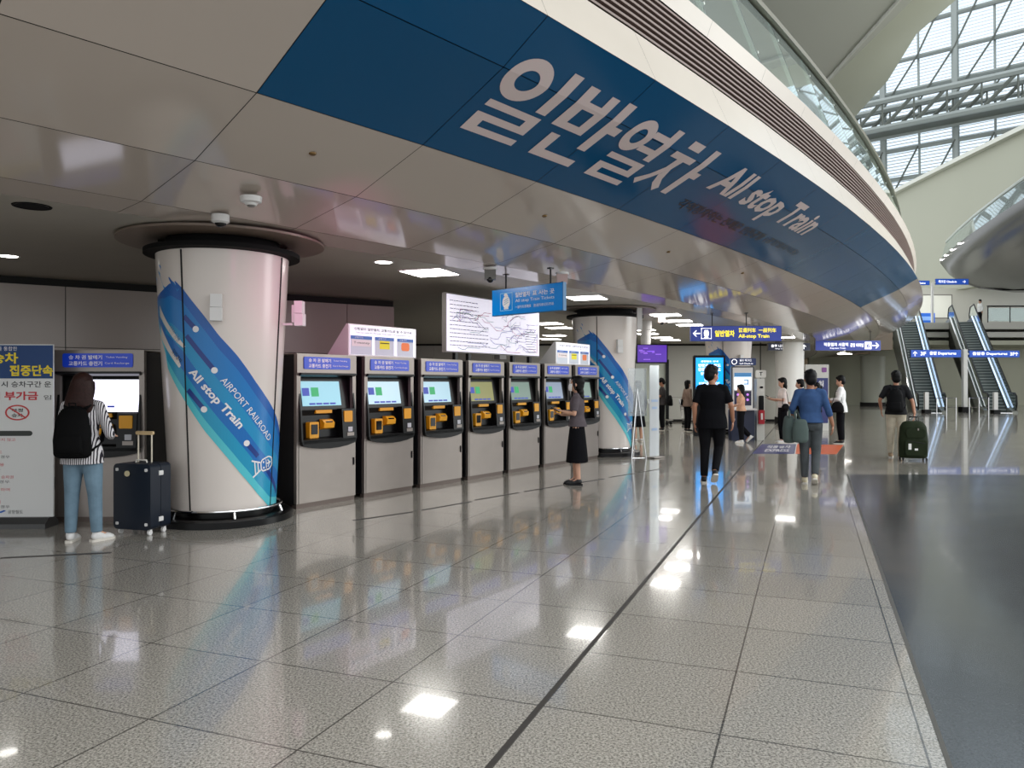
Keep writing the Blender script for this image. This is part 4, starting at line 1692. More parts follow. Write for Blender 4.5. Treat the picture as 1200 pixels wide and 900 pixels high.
def hand(mb, wrist, d, palm_n, thumb_side, curl=.5, s=1.0):
    """palm, five unequal bent fingers; d = hand direction, palm_n = palm normal, thumb_side = +-1"""
    w = Vector(wrist)
    d = Vector(d).normalized()
    nrm = Vector(palm_n)
    nrm = (nrm - d * nrm.dot(d)).normalized()
    side = d.cross(nrm) * thumb_side
    Mx = Matrix((side, nrm, d)).transposed()
    mb.ell(w + d * .045 * s, (.040 * s, .015 * s, .052 * s), 12, M=Mx)
    mb.ell(w + d * .005 * s, (.026 * s, .018 * s, .03 * s), 10, M=Mx)
    for k, (off, l, r) in enumerate(((.029, .072, .0085), (.010, .080, .0088), (-.009, .074, .0085), (-.027, .058, .0075))):
        p = w + d * (.088 - abs(off) * .18) * s + side * off * s
        pts = [p - d * .02 * s]
        ang = 0
        dirv = d
        for seg, f in enumerate((.45, .32, .25)):
            ang += curl * (.5, .75, .6)[seg]
            dirv = (d * cos(ang) + nrm * sin(ang))
            pts.append(pts[-1] + dirv * l * f * s + (d * .02 * s if seg == 0 else Vector((0, 0, 0))))
        mb.tube(pts, [r * s, r * s, r * .92 * s, r * .7 * s], 7)
    p = w + d * .022 * s + side * .030 * s
    q = p + (side * .7 + d * .75 + nrm * .25).normalized() * .038 * s
    u = q + (side * .15 + d * .95 + nrm * .45).normalized() * .032 * s
    mb.tube([p - side * .012 * s, q, u], [.0115 * s, .0105 * s, .0075 * s], 7)


HEAD_C = (0, .012, 1.585)
M['skin'] = mat('skin', (206, 158, 132), .5)
M['skin_tan'] = mat('skin_tan', (176, 124, 96), .5)
M['hair_black'] = noisy(mat('hair_black', (13, 12, 12), .5, spec=.18), 60, .3)
M['hair_brown'] = noisy(mat('hair_brown', (44, 24, 20), .5, spec=.2), 60, .3)
M['eye'] = mat('eye_dark', (24, 18, 16), .3)
M['lip'] = mat('lips', (170, 96, 88), .5)
M['sole'] = mat('shoe_sole', (214, 208, 198), .6)

BASE = dict(
    pelvis=(0, 0, .93), chest=(0, 0, 1.28), neck=(0, -.005, 1.44), head=(0, .012, 1.585), headyaw=0.0, headpitch=0.0,
    hipL=(-.085, 0, .90), hipR=(.085, 0, .90), kneeL=(-.09, .01, .49), kneeR=(.09, .01, .49), ankL=(-.09, -.02, .085), ankR=(.09, -.02, .085),
    footL=(0, 1, 0), footR=(0, 1, 0),
    shL=(-.175, 0, 1.385), shR=(.175, 0, 1.385), elL=(-.225, -.03, 1.12), elR=(.225, -.03, 1.12), wrL=(-.235, .03, .87), wrR=(.235, .03, .87),
    hdL=(0, .15, -1), hdR=(0, .15, -1), pnL=(1, 0, 0), pnR=(-1, 0, 0), curlL=.5, curlR=.5)


def make_person(label, loc, rz, height, pose, top, bottom, shoe_m, hair, skin=None, female=False, sleeve='short', voxel=.013, lower='trousers', hem=.30, heavy=1.0,
                top_len=.84, waist_m=None, sock=None, mask=False, shoe_white_sole=True, hair_style='short'):
    P = dict(BASE)
    P.update(pose)
    skin = skin or M['skin']
    S = height / 1.70
    root = thing('person', label, 'person', loc, rz)
    root.scale = (S, S, S)
    sh = .90 if female else .97
    lf = 1.0 * heavy
    V = Vector
    nk = V(P['neck'])
    hd = V(P['head'])
    for k in ('shL', 'shR'):
        P[k] = (P[k][0] * sh, P[k][1], P[k][2])
    yaw = Matrix.Rotation(radians(P['headyaw']), 3, 'Z') @ Matrix.Rotation(radians(P['headpitch']), 3, 'X')

    HS = 1.09

    def H(p):
        return hd + yaw @ (V(p) * HS)
    pv, ch = V(P['pelvis']), V(P['chest'])
    bel = pv.lerp(ch, .45)
    # ---- body: one continuous skin surface
    mb = MB()
    ring_loft(mb, [((pv.x, pv.y, pv.z - .10), .10, .08), ((pv.x, pv.y - .005, pv.z - .03), .155 * lf, .105 * lf), ((pv.x, pv.y, pv.z + .05), .145 * lf, .10 * lf), ((bel.x, bel.y, bel.z), .125 * lf * sh, .09 * lf),
                   ((ch.x, ch.y, ch.z - .05), .145 * lf * sh, .10 * lf), ((ch.x, ch.y, ch.z + .03), .155 * lf * sh, .10 * lf), ((nk.x, nk.y * .5, nk.z - .06), .14 * sh, .075), ((nk.x, nk.y, nk.z - .015), .065, .055)])
    mb.tube([nk - V((0, 0, .05)), nk + V((0, 0, .02)), H((0, -.012, -.07))], [.058 * sh, .052 * sh, .050 * sh], 14)
    mb.ell(H((0, -.008, .025)), (.080, .100, .099), 20, M=yaw)
    mb.ell(H((0, .018, -.035)), (.063, .072, .084), 18, M=yaw)
    mb.ell(H((0, .052, -.088)), (.028, .026, .022), 12, M=yaw)
    mb.tube([H((0, .080, .012)), H((0, .093, -.022)), H((0, .100, -.040)), H((0, .078, -.050))], [.008, .012, .015, .012], 10)
    mb.ell(H((0, .080, -.066)), (.024, .012, .012), 10, M=yaw)
    for s in (-1, 1):
        mb.ell(H((s * .030, .072, .022)), (.022, .012, .008), 10, M=yaw)
        mb.ell(H((s * .038, .058, -.028)), (.020, .020, .02), 10, M=yaw)
        mb.ell(H((s * .077, -.005, -.012)), (.009, .020, .032), 10, M=yaw)
    for s in ('L', 'R'):
        limb(mb, [P['sh' + s], P['el' + s], P['wr' + s]], [.050 * sh, .038 * sh, .026 * sh])
        limb(mb, [P['hip' + s], P['knee' + s], P['ank' + s]], [.085 * lf, .055 * lf, .036])
        a = V(P['ank' + s])
        fd = V(P['foot' + s]).normalized()
        mb.tube([a + V((0, 0, .01)), a + fd * .06 + V((0, 0, -.030)), a + fd * .15 + V((0, 0, -.055))], [.036, .034, .026], 10)
    ex = MB()
    hand(ex, P['wrL'], P['hdL'], P['pnL'], P.get('tsL', 1), P['curlL'], .98 * sh)
    hand(ex, P['wrR'], P['hdR'], P['pnR'], P.get('tsR', -1), P['curlR'], .98 * sh)
    body = remeshed(mb, 'body', skin, root, voxel, 3, extra=ex)
    # eyes and mouth
    mb = MB()
    for s in (-1, 1):
        mb.ell(H((s * .030, .083, .006)), (.011, .006, .0055), 8, M=yaw)
        mb.tube([H((s * .048, .073, .032)), H((s * .030, .086, .037)), H((s * .014, .086, .034))], [.003, .004, .003], 6)
    mb.build('eyes', M['eye'], root, smooth=True)
    if mask:
        mb = MB()
        vs, fs = [], []
        nu, nv = 10, 7
        for i in range(nu + 1):
            for j in range(nv + 1):
                a = radians(-72 + 144 * i / nu)
                z = -.105 + .105 * j / nv
                bul = .012 * sin(pi * j / nv)
                vs.append(H((.071 * sin(a), .022 + (.078 + bul) * cos(a), z)))
        for i in range(nu):
            for j in range(nv):
                q = i * (nv + 1) + j
                fs.append((q, q + 1, q + nv + 2, q + nv + 1))
        mb.add(vs, fs)
        o = mb.build('face_mask', M['white'], root, smooth=True)
        sd = o.modifiers.new('s', 'SOLIDIFY')
        sd.thickness = .004
    else:
        mb = MB()
        mb.ell(H((0, .091, -.066)), (.020, .005, .006), 8, M=yaw)
        mb.build('mouth', M['lip'], root, smooth=True)
    # ---- hair
    mb = MB()
    mb.ell(H((0, -.022, .036)), (.094, .108, .103), 20, M=yaw)
    mb.ell(H((0, -.045, -.01)), (.088, .078, .094), 18, M=yaw)
    mb.ell(H((0, .040, .092)), (.064, .048, .034), 14, M=yaw)
    if hair_style == 'short':
        random.seed(int(height * 1000) + int(abs(loc[0]) * 100))
        for i in range(26):
            a, b = random.uniform(0, 2 * pi), random.uniform(.1, 1.3)
            mb.ell(H((.078 * sin(b) * cos(a), -.025 + .085 * sin(b) * sin(a), .045 + .085 * cos(b))), (.022, .024, .018), 8, M=yaw)
    if hair_style == 'long':
        back = H((0, -.06, 0))
        ring = []
        for z, rx, ry, y in ((.06, .096, .094, -.02), (-.02, .108, .088, -.035), (-.09, .118, .080, -.055), (-.16, .132, .072, -.075), (-.22, .140, .060, -.090), (-.27, .130, .045, -.102), (-.32, .085, .030, -.110)):
            c = hd + yaw @ V((0, y, 0)) + V((0, 0, z))
            ring.append(((c.x, c.y, c.z), rx, ry))
        if abs(P['headyaw']) < 45:
            ring_loft(mb, ring[::-1])
        else:
            for (c, rx, ry) in ring:
                mb.ell(c, (rx * .8, rx * .8, .06), 14)
        for s in (-1, 1):
            mb.tube([H((s * .075, .035, .05)), H((s * .086, .02, -.03)), H((s * .090, .0, -.10)), H((s * .085, -.02, -.16))], [.014, .018, .018, .01], 8)
        random.seed(7)
        for i in range(34):
            a = radians(185 + 170 * i / 33)
            ln = random.uniform(.9, 1.03)
            pts = []
            for (c, rx, ry) in ring[:-1]:
                pts.append((c[0] + rx * .97 * cos(a) + random.uniform(-.004, .004), c[1] + ry * .97 * sin(a), hd.z + (c[2] - hd.z) * ln))
            mb.tube(pts, [.008, .010, .011, .011, .010, .006], 6)
    if hair_style == 'bob':
        for z, r in ((0, .094), (-.05, .096), (-.10, .090), (-.14, .07)):
            c = H((0, -.035, z))
            mb.ell(c, (r, r * .78, .06), 14, M=yaw)
    if hair_style == 'back_long':
        for z, r, y in ((0, .092, -.03), (-.06, .09, -.05), (-.12, .082, -.065), (-.19, .076, -.075), (-.26, .066, -.08), (-.32, .045, -.08)):
            c = hd + yaw @ V((0, y, 0)) + V((0, 0, z))
            mb.ell(c, (r, r * .72, .07), 14, M=yaw)
        for s in (-1, 1):
            mb.tube([H((s * .070, .045, .055)), H((s * .084, .02, -.02)), H((s * .086, -.01, -.09))], [.014, .016, .012], 8)
    if hair_style == 'tail':
        mb.tube([H((0, -.10, .03)), H((0, -.14, .0)), H((0, -.15, -.08)), H((0, -.13, -.15))], [.022, .030, .028, .012], 10)
    remeshed(mb, 'hair', hair, root, voxel * .8, 2)
    # ---- top
    mb = MB()
    zb = top_len
    g = .020
    lo = V((pv.x, pv.y, zb))
    ring_loft(mb, [((lo.x, lo.y - .012, lo.z), .172 * lf + g, .132 * lf + g), ((pv.x, pv.y - .01, max(zb + .03, pv.z)), .166 * lf + g * .8, .122 * lf + g), ((bel.x, bel.y, bel.z), .140 * lf * sh + g * .7, .100 * lf + g * .6),
                   ((ch.x, ch.y, ch.z - .03), .158 * lf * sh + g * .6, .106 * lf + g * .7), ((ch.x, ch.y, ch.z + .05), .166 * lf * sh + g * .4, .104 * lf + g * .4),
                   ((nk.x, nk.y * .5, nk.z - .06), .150 * sh, .080), ((nk.x, nk.y, nk.z - .02), .078, .066), ((nk.x, nk.y, nk.z + .002), .062, .058)], 24)
    for s in ('L', 'R'):
        A, B_, W_ = V(P['sh' + s]), V(P['el' + s]), V(P['wr' + s])
        mb.ell(A, (.066 * sh, .062 * sh, .056), 14)
        inn = V((A.x * .45, A.y, A.z + .025))
        mb.tube([inn, A], [.05, .058 * sh], 12)
        if sleeve == 'short':
            mb.tube([A, A.lerp(B_, .5), A.lerp(B_, .82)], [.060 * sh, .058 * sh, .058 * sh], 14)
        elif sleeve == 'roll':
            mb.tube([A, B_], [.062 * sh, .052 * sh], 12)
            mb.ell(B_, (.052 * sh,) * 3, 12)
            mb.tube([B_, B_.lerp(W_, .35)], [.052 * sh, .050 * sh], 12)
        else:
            mb.tube([A, B_], [.064 * sh, .054 * sh], 12)
            mb.ell(B_, (.054 * sh,) * 3, 12)
            mb.tube([B_, B_.lerp(W_, .5), B_.lerp(W_, .95)], [.054 * sh, .046, .040], 12)
    remeshed(mb, 'shirt', top, root, voxel, 3)
    # ---- lower garment
    mb = MB()
    if lower == 'skirt':
        ring_loft(mb, [((0, 0, hem), .235, .175), ((0, 0, hem + .12), .220, .165), ((0, 0, .72), .195, .14), ((pv.x, pv.y, .90), .168, .118), ((pv.x, pv.y, 1.02), .140, .104)], 28)
        sk = remeshed(mb, 'skirt', bottom, root, voxel, 2)
    else:
        wd = 1.0 if lower == 'trousers' else (1.28 if lower == 'wide' else .90)
        ring_loft(mb, [((pv.x, pv.y, pv.z - .12), .12 * lf, .095), ((pv.x, pv.y - .01, pv.z - .04), .166 * lf, .118 * lf), ((pv.x, pv.y, pv.z + .04), .156 * lf, .110 * lf), ((pv.x, pv.y, pv.z + .10), .142 * lf, .104 * lf)], 20)
        for s in ('L', 'R'):
            h_, k_, a_ = V(P['hip' + s]), V(P['knee' + s]), V(P['ank' + s])
            mb.tube([h_ + V((0, 0, .02)), h_.lerp(k_, .4), k_], [.094 * lf, .086 * lf * wd ** .5, .070 * wd], 14)
            mb.ell(k_, (.070 * wd,) * 3, 12)
            mb.tube([k_, k_.lerp(a_, .5), k_.lerp(a_, .97)], [.070 * wd, .062 * wd, (.054 if lower != 'slim' else .056) * wd], 14)
            mb.ell(h_ + V((0, -.035, -.01)), (.088 * lf, .085 * lf, .09), 14)
        remeshed(mb, 'trousers', bottom, root, voxel, 3)
    # ---- shoes
    for s in ('L', 'R'):
        a = V(P['ank' + s])
        fd = V(P['foot' + s]).normalized()
        up = V((0, 0, 1))
        sd = fd.cross(up).normalized()
        up = sd.cross(fd).normalized()
        Mx = Matrix((sd, fd, up)).transposed()
        mb = MB()
        mb.ell(a + fd * .015 - up * .030, (.044, .075, .045), 14, M=Mx)
        mb.ell(a + fd * .085 - up * .045, (.046, .085, .034), 14, M=Mx)
        mb.ell(a + fd * .135 - up * .055, (.047, .055, .026), 14, M=Mx)
        if lower != 'skirt' or True:
            mb.tube([a - up * .02, a + up * .012], [.046, .042], 12)
        so = remeshed(mb, 'shoe', shoe_m, root, voxel * .7, 2)
        mb = MB()
        out = []
        for t, w in ((-.068, .024), (-.055, .036), (0, .040), (.06, .044), (.12, .050), (.165, .044), (.195, .022)):
            out.append((t, w))
        prof = [(t, w) for t, w in out] + [(t, -w) for t, w in out[::-1]]
        vs = [a + fd * t + sd * w - up * .086 for t, w in prof] + [a + fd * t + sd * w - up * .062 for t, w in prof]
        n = len(prof)
        mb.add(vs, [tuple(range(n - 1, -1, -1)), tuple(range(n, 2 * n))] + [(i, (i + 1) % n, (i + 1) % n + n, i + n) for i in range(n)])
        mb.build('sole', M['sole'] if shoe_white_sole else M['black'], so)
    return root


def cloth(name, rgb, rough=.85):
    return noisy(mat(name, rgb, rough, spec=.12), 9, .14)


# striped blouse: thin vertical dark stripes on white
def striped():
    m = mat('striped_cloth', (214, 210, 212), .8, spec=.2)
    nt = m.node_tree
    b = nt.nodes['Principled BSDF']
    tc = nt.nodes.new('ShaderNodeTexCoord')
    w = nt.nodes.new('ShaderNodeTexWave')
    w.wave_type = 'BANDS'
    w.bands_direction = 'X'
    w.inputs['Scale'].default_value = 16
    w.inputs['Distortion'].default_value = 1.2
    w.inputs['Detail'].default_value = 1
    nt.links.new(tc.outputs['Object'], w.inputs['Vector'])
    rp = nt.nodes.new('ShaderNodeValToRGB')
    rp.color_ramp.interpolation = 'CONSTANT'
    rp.color_ramp.elements[0].color = (*srgb((44, 40, 48)), 1)
    rp.color_ramp.elements[1].position = .38
    rp.color_ramp.elements[1].color = (*srgb((222, 218, 220)), 1)
    nt.links.new(w.outputs['Fac'], rp.inputs['Fac'])
    nt.links.new(rp.outputs['Color'], b.inputs['Base Color'])
    return m


def bulk(name, label, cat, loc, rz, parts, group=None):
    t = thing(name, label, cat, loc, rz, group)
    return t


black_c = cloth('black_cloth', (13, 13, 17))
black_c2 = cloth('black_cloth_soft', (17, 17, 20))
white_shoe = mat('white_shoe_leather', (224, 222, 220), .6)
black_shoe = mat('black_shoe_leather', (20, 20, 22), .5)

# 1 woman at the left machine, seen from behind
p1 = make_person('woman with long brown hair and black backpack in striped blouse at the left machine', (-4.22, 7.55, 0), radians(4), 1.64,
                 dict(elL=(-.25, .04, 1.13), wrL=(-.20, .22, 1.08), hdL=(.35, 1, .15), pnL=(0, 0, -1), elR=(.27, -.01, 1.10), wrR=(.19, .20, 1.06), hdR=(-.3, 1, .2), pnR=(0, 0, -1),
                      headpitch=-12, kneeL=(-.105, .0, .49), ankL=(-.115, -.01, .085), kneeR=(.115, .01, .49), ankR=(.13, .02, .085), footR=(.5, .85, 0), footL=(-.1, 1, 0)),
                 striped(), cloth('blue_jeans', (112, 136, 152)), white_shoe, M['hair_brown'], female=True, sleeve='long', voxel=.010, lower='trousers', top_len=.80, hair_style='long', heavy=1.08)
# 2 woman with the mask reading her phone in front of the machines
p2 = make_person('woman in white face mask, grey top and long black skirt holding a phone', (1.0, 11.8, 0), radians(78), 1.66,
                 dict(elL=(-.19, .02, 1.12), wrL=(-.10, .22, 1.16), hdL=(.35, 1, .25), pnL=(.2, 0, 1), elR=(.20, .05, 1.11), wrR=(.08, .26, 1.10), hdR=(-.3, 1, .3), pnR=(-.2, 0, 1),
                      headpitch=6, ankL=(-.05, -.03, .085), ankR=(.06, .03, .085), kneeL=(-.06, .01, .49), kneeR=(.06, .03, .49)),
                 cloth('grey_knit', (92, 84, 88)), black_c, black_shoe, M['hair_black'], female=True, sleeve='short', voxel=.011, lower='skirt', hem=.36, top_len=.92, hair_style='back_long', mask=True,
                 shoe_white_sole=False)
# 3 man in black walking away
p3 = make_person('man in plain black shirt and black trousers striding away in the middle', (3.14, 12.05, 0), radians(-12), 1.82,
                 dict(kneeL=(-.10, .05, .50), ankL=(-.115, -.03, .085), kneeR=(.10, .10, .52), ankR=(.03, -.22, .19), footR=(-.1, 1, -.6), hipR=(.095, .01, .90), hipL=(-.095, 0, .90),
                      elL=(-.25, -.05, 1.12), wrL=(-.25, .02, .88), elR=(.27, -.03, 1.13), wrR=(.30, .10, .90), headyaw=-55, headpitch=-6),
                 black_c, black_c2, black_shoe, M['hair_black'], skin=M['skin_tan'], sleeve='short', voxel=.012, top_len=.80, heavy=1.18, hair_style='short')
# 4 man in blue shirt walking away with a bag
p4 = make_person('man in blue rolled-sleeve shirt and dark grey trousers walking away with a bag', (4.62, 11.9, 0), radians(-20), 1.74,
                 dict(kneeL=(-.08, .04, .50), ankL=(-.075, .05, .085), kneeR=(.085, .04, .50), ankR=(.06, -.17, .15), footR=(0, 1, -.45), footL=(0, 1, .1),
                      elL=(-.255, .0, 1.14), wrL=(-.24, .16, .98), hdL=(.1, .6, -.4), elR=(.255, -.03, 1.11), wrR=(.32, .05, .89), headyaw=14, headpitch=-10),
                 cloth('blue_shirt_cloth', (60, 86, 128)), cloth('dark_grey_trousers', (78, 82, 84)), mat('cream_shoe', (214, 204, 176), .6), M['hair_black'], skin=M['skin_tan'], sleeve='roll', voxel=.012,
                 top_len=.93, heavy=1.02, hair_style='short')
# 5 man on the right pulling the green suitcase
p5 = make_person('man in black T-shirt and beige trousers pulling a dark green suitcase', (8.05, 16.1, 0), radians(-30), 1.80,
                 dict(elL=(-.29, -.02, 1.14), wrL=(-.27, .10, .95), elR=(.29, -.05, 1.12), wrR=(.33, -.13, .88), hdR=(0, -.25, -1), headyaw=12,
                      kneeL=(-.095, .03, .49), ankL=(-.10, .03, .085), kneeR=(.09, .01, .49), ankR=(.08, -.06, .085)),
                 cloth('charcoal_tee', (36, 36, 38)), cloth('beige_trousers', (196, 186, 166)), mat('tan_shoe', (176, 150, 120), .6), M['hair_black'], skin=M['skin_tan'], sleeve='short', voxel=.014,
                 top_len=.86, heavy=1.08, hair_style='short')
# 6 woman with white top holding a phone
p6 = make_person('woman in white top and wide black trousers reading a phone, white shoes', (7.12, 20.2, 0), radians(88), 1.70,
                 dict(elL=(-.19, .05, 1.12), wrL=(-.10, .26, 1.16), hdL=(.3, 1, .2), pnL=(.2, 0, 1), elR=(.20, .06, 1.11), wrR=(.09, .28, 1.14), hdR=(-.3, 1, .2), pnR=(-.2, 0, 1), headpitch=-14),
                 cloth('white_blouse', (226, 214, 208)), black_c, white_shoe, M['hair_black'], female=True, sleeve='short', voxel=.016, lower='wide', top_len=.93, hair_style='bob')
# 7 person in black just behind her
p7 = make_person('person in black T-shirt standing partly behind the woman in the white top', (7.95, 21.2, 0), radians(70), 1.66,
                 dict(elL=(-.21, .02, 1.12), wrL=(-.12, .22, 1.05), hdL=(.2, 1, 0)), black_c, black_c2, black_shoe, M['hair_black'], voxel=.017, heavy=1.0, hair_style='short')
# 8 person in white shirt near the navy panel
p8 = make_person('person in loose white shirt and black trousers standing beside the navy panel', (8.52, 19.9, 0), radians(62), 1.74,
                 dict(elL=(-.22, .03, 1.13), wrL=(-.10, .24, 1.12), hdL=(.3, 1, .3), elR=(.24, .04, 1.12), wrR=(.12, .24, 1.06), hdR=(-.3, 1, .1), headpitch=-12, headyaw=10),
                 cloth('white_shirt', (232, 232, 230)), black_c, black_shoe, M['hair_black'], sleeve='long', voxel=.016, lower='wide', top_len=.80, hair_style='short')
# 9 person in black beside him
p9 = make_person('person in black half hidden between blue shirt man and white shirt person', (8.28, 20.9, 0), radians(80), 1.58,
                 dict(), black_c2, black_c, black_shoe, M['hair_black'], female=True, voxel=.018, hair_style='tail')
# 10 woman at the small kiosk
p10 = make_person('woman in peach top and black trousers at the small kiosk, one shoe lifted back', (6.02, 20.2, 0), radians(78), 1.52,
                  dict(elL=(-.20, .06, 1.13), wrL=(-.10, .24, 1.10), hdL=(.2, 1, .1), elR=(.21, .05, 1.12), wrR=(.10, .24, 1.05), hdR=(-.2, 1, 0),
                       kneeR=(.09, .02, .49), ankR=(.09, -.26, .20), footR=(0, .75, -.7), headpitch=-8),
                  cloth('peach_top', (214, 168, 138)), black_c2, white_shoe, M['hair_black'], female=True, voxel=.016, lower='wide', top_len=.94, hair_style='back_long')
# 11 man with the shoulder bag in the distance
p11 = make_person('man in grey T-shirt looking down, far beyond the second pillar, with a black bag', (5.0, 25.6, 0), radians(75), 1.72,
                  dict(headpitch=-28, elL=(-.2, .05, 1.12), wrL=(-.08, .24, 1.16), hdL=(.3, 1, .3)), cloth('dark_grey_tee', (70, 66, 66)), black_c2, black_shoe, M['hair_black'],
                  skin=M['skin_tan'], voxel=.02, lower='wide', hair_style='short')
p12 = make_person('woman in brown top with black bag, left of the bright blue screen', (5.72, 25.0, 0), radians(-70), 1.66,
                  dict(), cloth('brown_top', (132, 112, 100)), black_c2, black_shoe, M['hair_black'], female=True, voxel=.02, sleeve='long', hair_style='bob')
p13 = make_person('person in grey top and black skirt seen through the clear panel stand', (3.38, 20.6, 0), radians(20), 1.62,
                  dict(), cloth('mid_grey_top', (96, 96, 96)), black_c, white_shoe, M['hair_black'], female=True, voxel=.018, sleeve='long', lower='skirt', hem=.42, hair_style='bob')
p14 = make_person('person in white shirt on the upper floor by the railing', (32.3, 53.0, 5.7), radians(100), 1.66,
                  dict(), cloth('white_shirt_far', (226, 226, 222)), black_c, black_shoe, M['hair_black'], voxel=.03, sleeve='long', hair_style='short')

# ------------------------------------------------------------------ what people carry
def strap(mb, pts, w=.02, th=.006):
    P = [Vector(p) for p in pts]
    mb.tube(P, [(w, th)] * len(P), 8)


def backpack(label, person, S, off=(0, -.20, 1.14), h=.50, w=.32, d=.15, m=None, seam=True):
    t = thing('backpack', label, 'backpack')
    m = m or mat('backpack_black', (8, 8, 9), .75, spec=.12)
    rz = person.rotation_euler.z
    R_ = Matrix.Rotation(rz, 3, 'Z')
    o = Vector(person.location) + R_ @ (Vector(off) * S)
    t.location = (o.x, o.y, o.z - h / 2)
    t.rotation_euler = (0, 0, rz)
    mb = MB()
    ring_loft(mb, [((0, 0, .0), w * .40, d * .38), ((0, 0, .03), w * .50, d * .50), ((0, -.01, h * .35), w * .50, d * .56), ((0, 0, h * .75), w * .44, d * .46), ((0, .02, h * .93), w * .32, d * .32), ((0, .03, h), w * .16, d * .15)], 24)
    remeshed(mb, 'bag_body', m, t, .012, 3)
    mb = MB()
    ring_loft(mb, [((0, -d * .42, h * .08), w * .36, d * .18), ((0, -d * .48, h * .2), w * .38, d * .22), ((0, -d * .45, h * .42), w * .34, d * .16), ((0, -d * .38, h * .5), w * .28, d * .08)], 20)
    remeshed(mb, 'front_pocket', m, t, .012, 3)
    mb = MB()
    for s in (-1, 1):
        strap(mb, [(s * .08, .05, h * .92), (s * .11, .10, h * 1.02), (s * .125, .20, h * 1.0), (s * .13, .31, h * .85), (s * .15, .31, h * .5), (s * .17, .22, h * .28), (s * .14, .06, h * .12)], .026, .008)
    mb.build('shoulder_strap', m, t, smooth=True)
    MB().tube([(-.03, 0, h * .96), (-.03, -.01, h * 1.05), (.03, -.01, h * 1.05), (.03, 0, h * .96)], .008, 6).build('top_handle', m, t)
    return t


backpack('large black backpack on the back of the woman in the striped blouse', p1, 1.64 / 1.7, (0, -.205, 1.13), .50, .35, .17)
backpack('dark backpack worn by the man in beige trousers', p5, 1.80 / 1.7, (0, -.215, 1.14), .50, .32, .16, mat('backpack_charcoal', (12, 12, 14), .75, spec=.15))


def place_on(t, person, S, off, drot=0.0):
    R_ = Matrix.Rotation(person.rotation_euler.z, 3, 'Z')
    o = Vector(person.location) + R_ @ (Vector(off) * S)
    t.location = o
    t.rotation_euler = (0, 0, person.rotation_euler.z + drot)


def phone(label, person, S, off, tilt=35):
    t = thing('phone', label, 'phone')
    place_on(t, person, S, off)
    t.rotation_euler = (radians(tilt), 0, t.rotation_euler.z)
    MB().box((0, 0, 0), (.075, .150, .009)).build('phone_case', M['black'], t)
    MB().box((0, 0, .0055), (.066, .138, .002)).build('screen', mat('phone_screen', (60, 66, 74), .15), t)


phone('phone held by the woman in the white mask', p2, 1.63 / 1.7, (-.01, .35, 1.205), 30)
phone('phone held by the woman in the white top', p6, 1.0, (-.0, .38, 1.215), 30)


def tote(label, person, S, off, sz, m, strap_pts, name='shoulder_bag', drot=0.0):
    t = thing(name, label, 'bag')
    place_on(t, person, S, off, drot)
    w, d, h = sz
    mb = MB()
    ring_loft(mb, [((0, 0, 0), w * .36, d * .4), ((0, 0, h * .12), w * .48, d * .5), ((0, 0, h * .55), w * .5, d * .45), ((0, 0, h * .9), w * .40, d * .3), ((0, 0, h), w * .30, d * .15)], 24)
    remeshed(mb, 'bag_body', m, t, .014, 3)
    mb = MB()
    strap(mb, strap_pts, .018, .006)
    mb.build('strap', m, t, smooth=True)
    return t


gb = mat('green_grey_bag', (78, 92, 88), .8)
tote('grey-green soft bag hanging from the left arm of the man in the blue shirt', p4, 1.02, (-.30, .02, .62), (.20, .34, .42), gb, [(0, -.09, .38), (0, -.05, .50), (0, .03, .52), (0, .10, .38)])
tote('second grey-green bag at the back of the man in the blue shirt', p4, 1.02, (-.14, -.20, .64), (.24, .14, .36), gb, [(-.06, .0, .32), (-.08, .05, .45), (-.06, .1, .50), (.0, .08, .33)])
bb = mat('black_bag', (10, 10, 12), .7, spec=.15)
tote('black bag carried at the side of the person in the loose white shirt', p8, 1.02, (-.24, .06, .80), (.14, .34, .28), bb, [(0, -.12, .25), (.08, -.06, .55), (.08, .04, .55), (0, .12, .25)])
tote('round black bag on the back of the man in the grey T-shirt far away', p11, 1.0, (.0, -.26, .82), (.42, .20, .36), bb, [(-.1, .05, .30), (-.05, .12, .56), (.05, .12, .56), (.1, .05, .3)])
tote('black shoulder bag of the woman in the brown top', p12, 1.0, (-.25, .08, .84), (.16, .38, .34), bb, [(0, -.12, .3), (.06, -.08, .56), (.06, .04, .56), (0, .12, .3)])
tote('black handbag of the woman in the white top', p6, 1.0, (-.23, .0, .88), (.10, .22, .16), bb, [(0, -.08, .14), (.05, -.04, .48), (.05, .04, .48), (0, .08, .14)])
# watch of the man in black
t = thing('wristwatch', 'wristwatch on the right wrist of the man in black', 'watch')
place_on(t, p3, 1.82 / 1.7, (.30, .105, .925))
MB().tube([(.031 * cos(a), .031 * sin(a), .0) for a in [k * pi / 6 for k in range(13)]], (.006), 6, cap=False).build('watch_strap', M['steel'], t)
MB().box((.034, 0, 0), (.008, .03, .03)).build('watch_case', M['steel'], t)


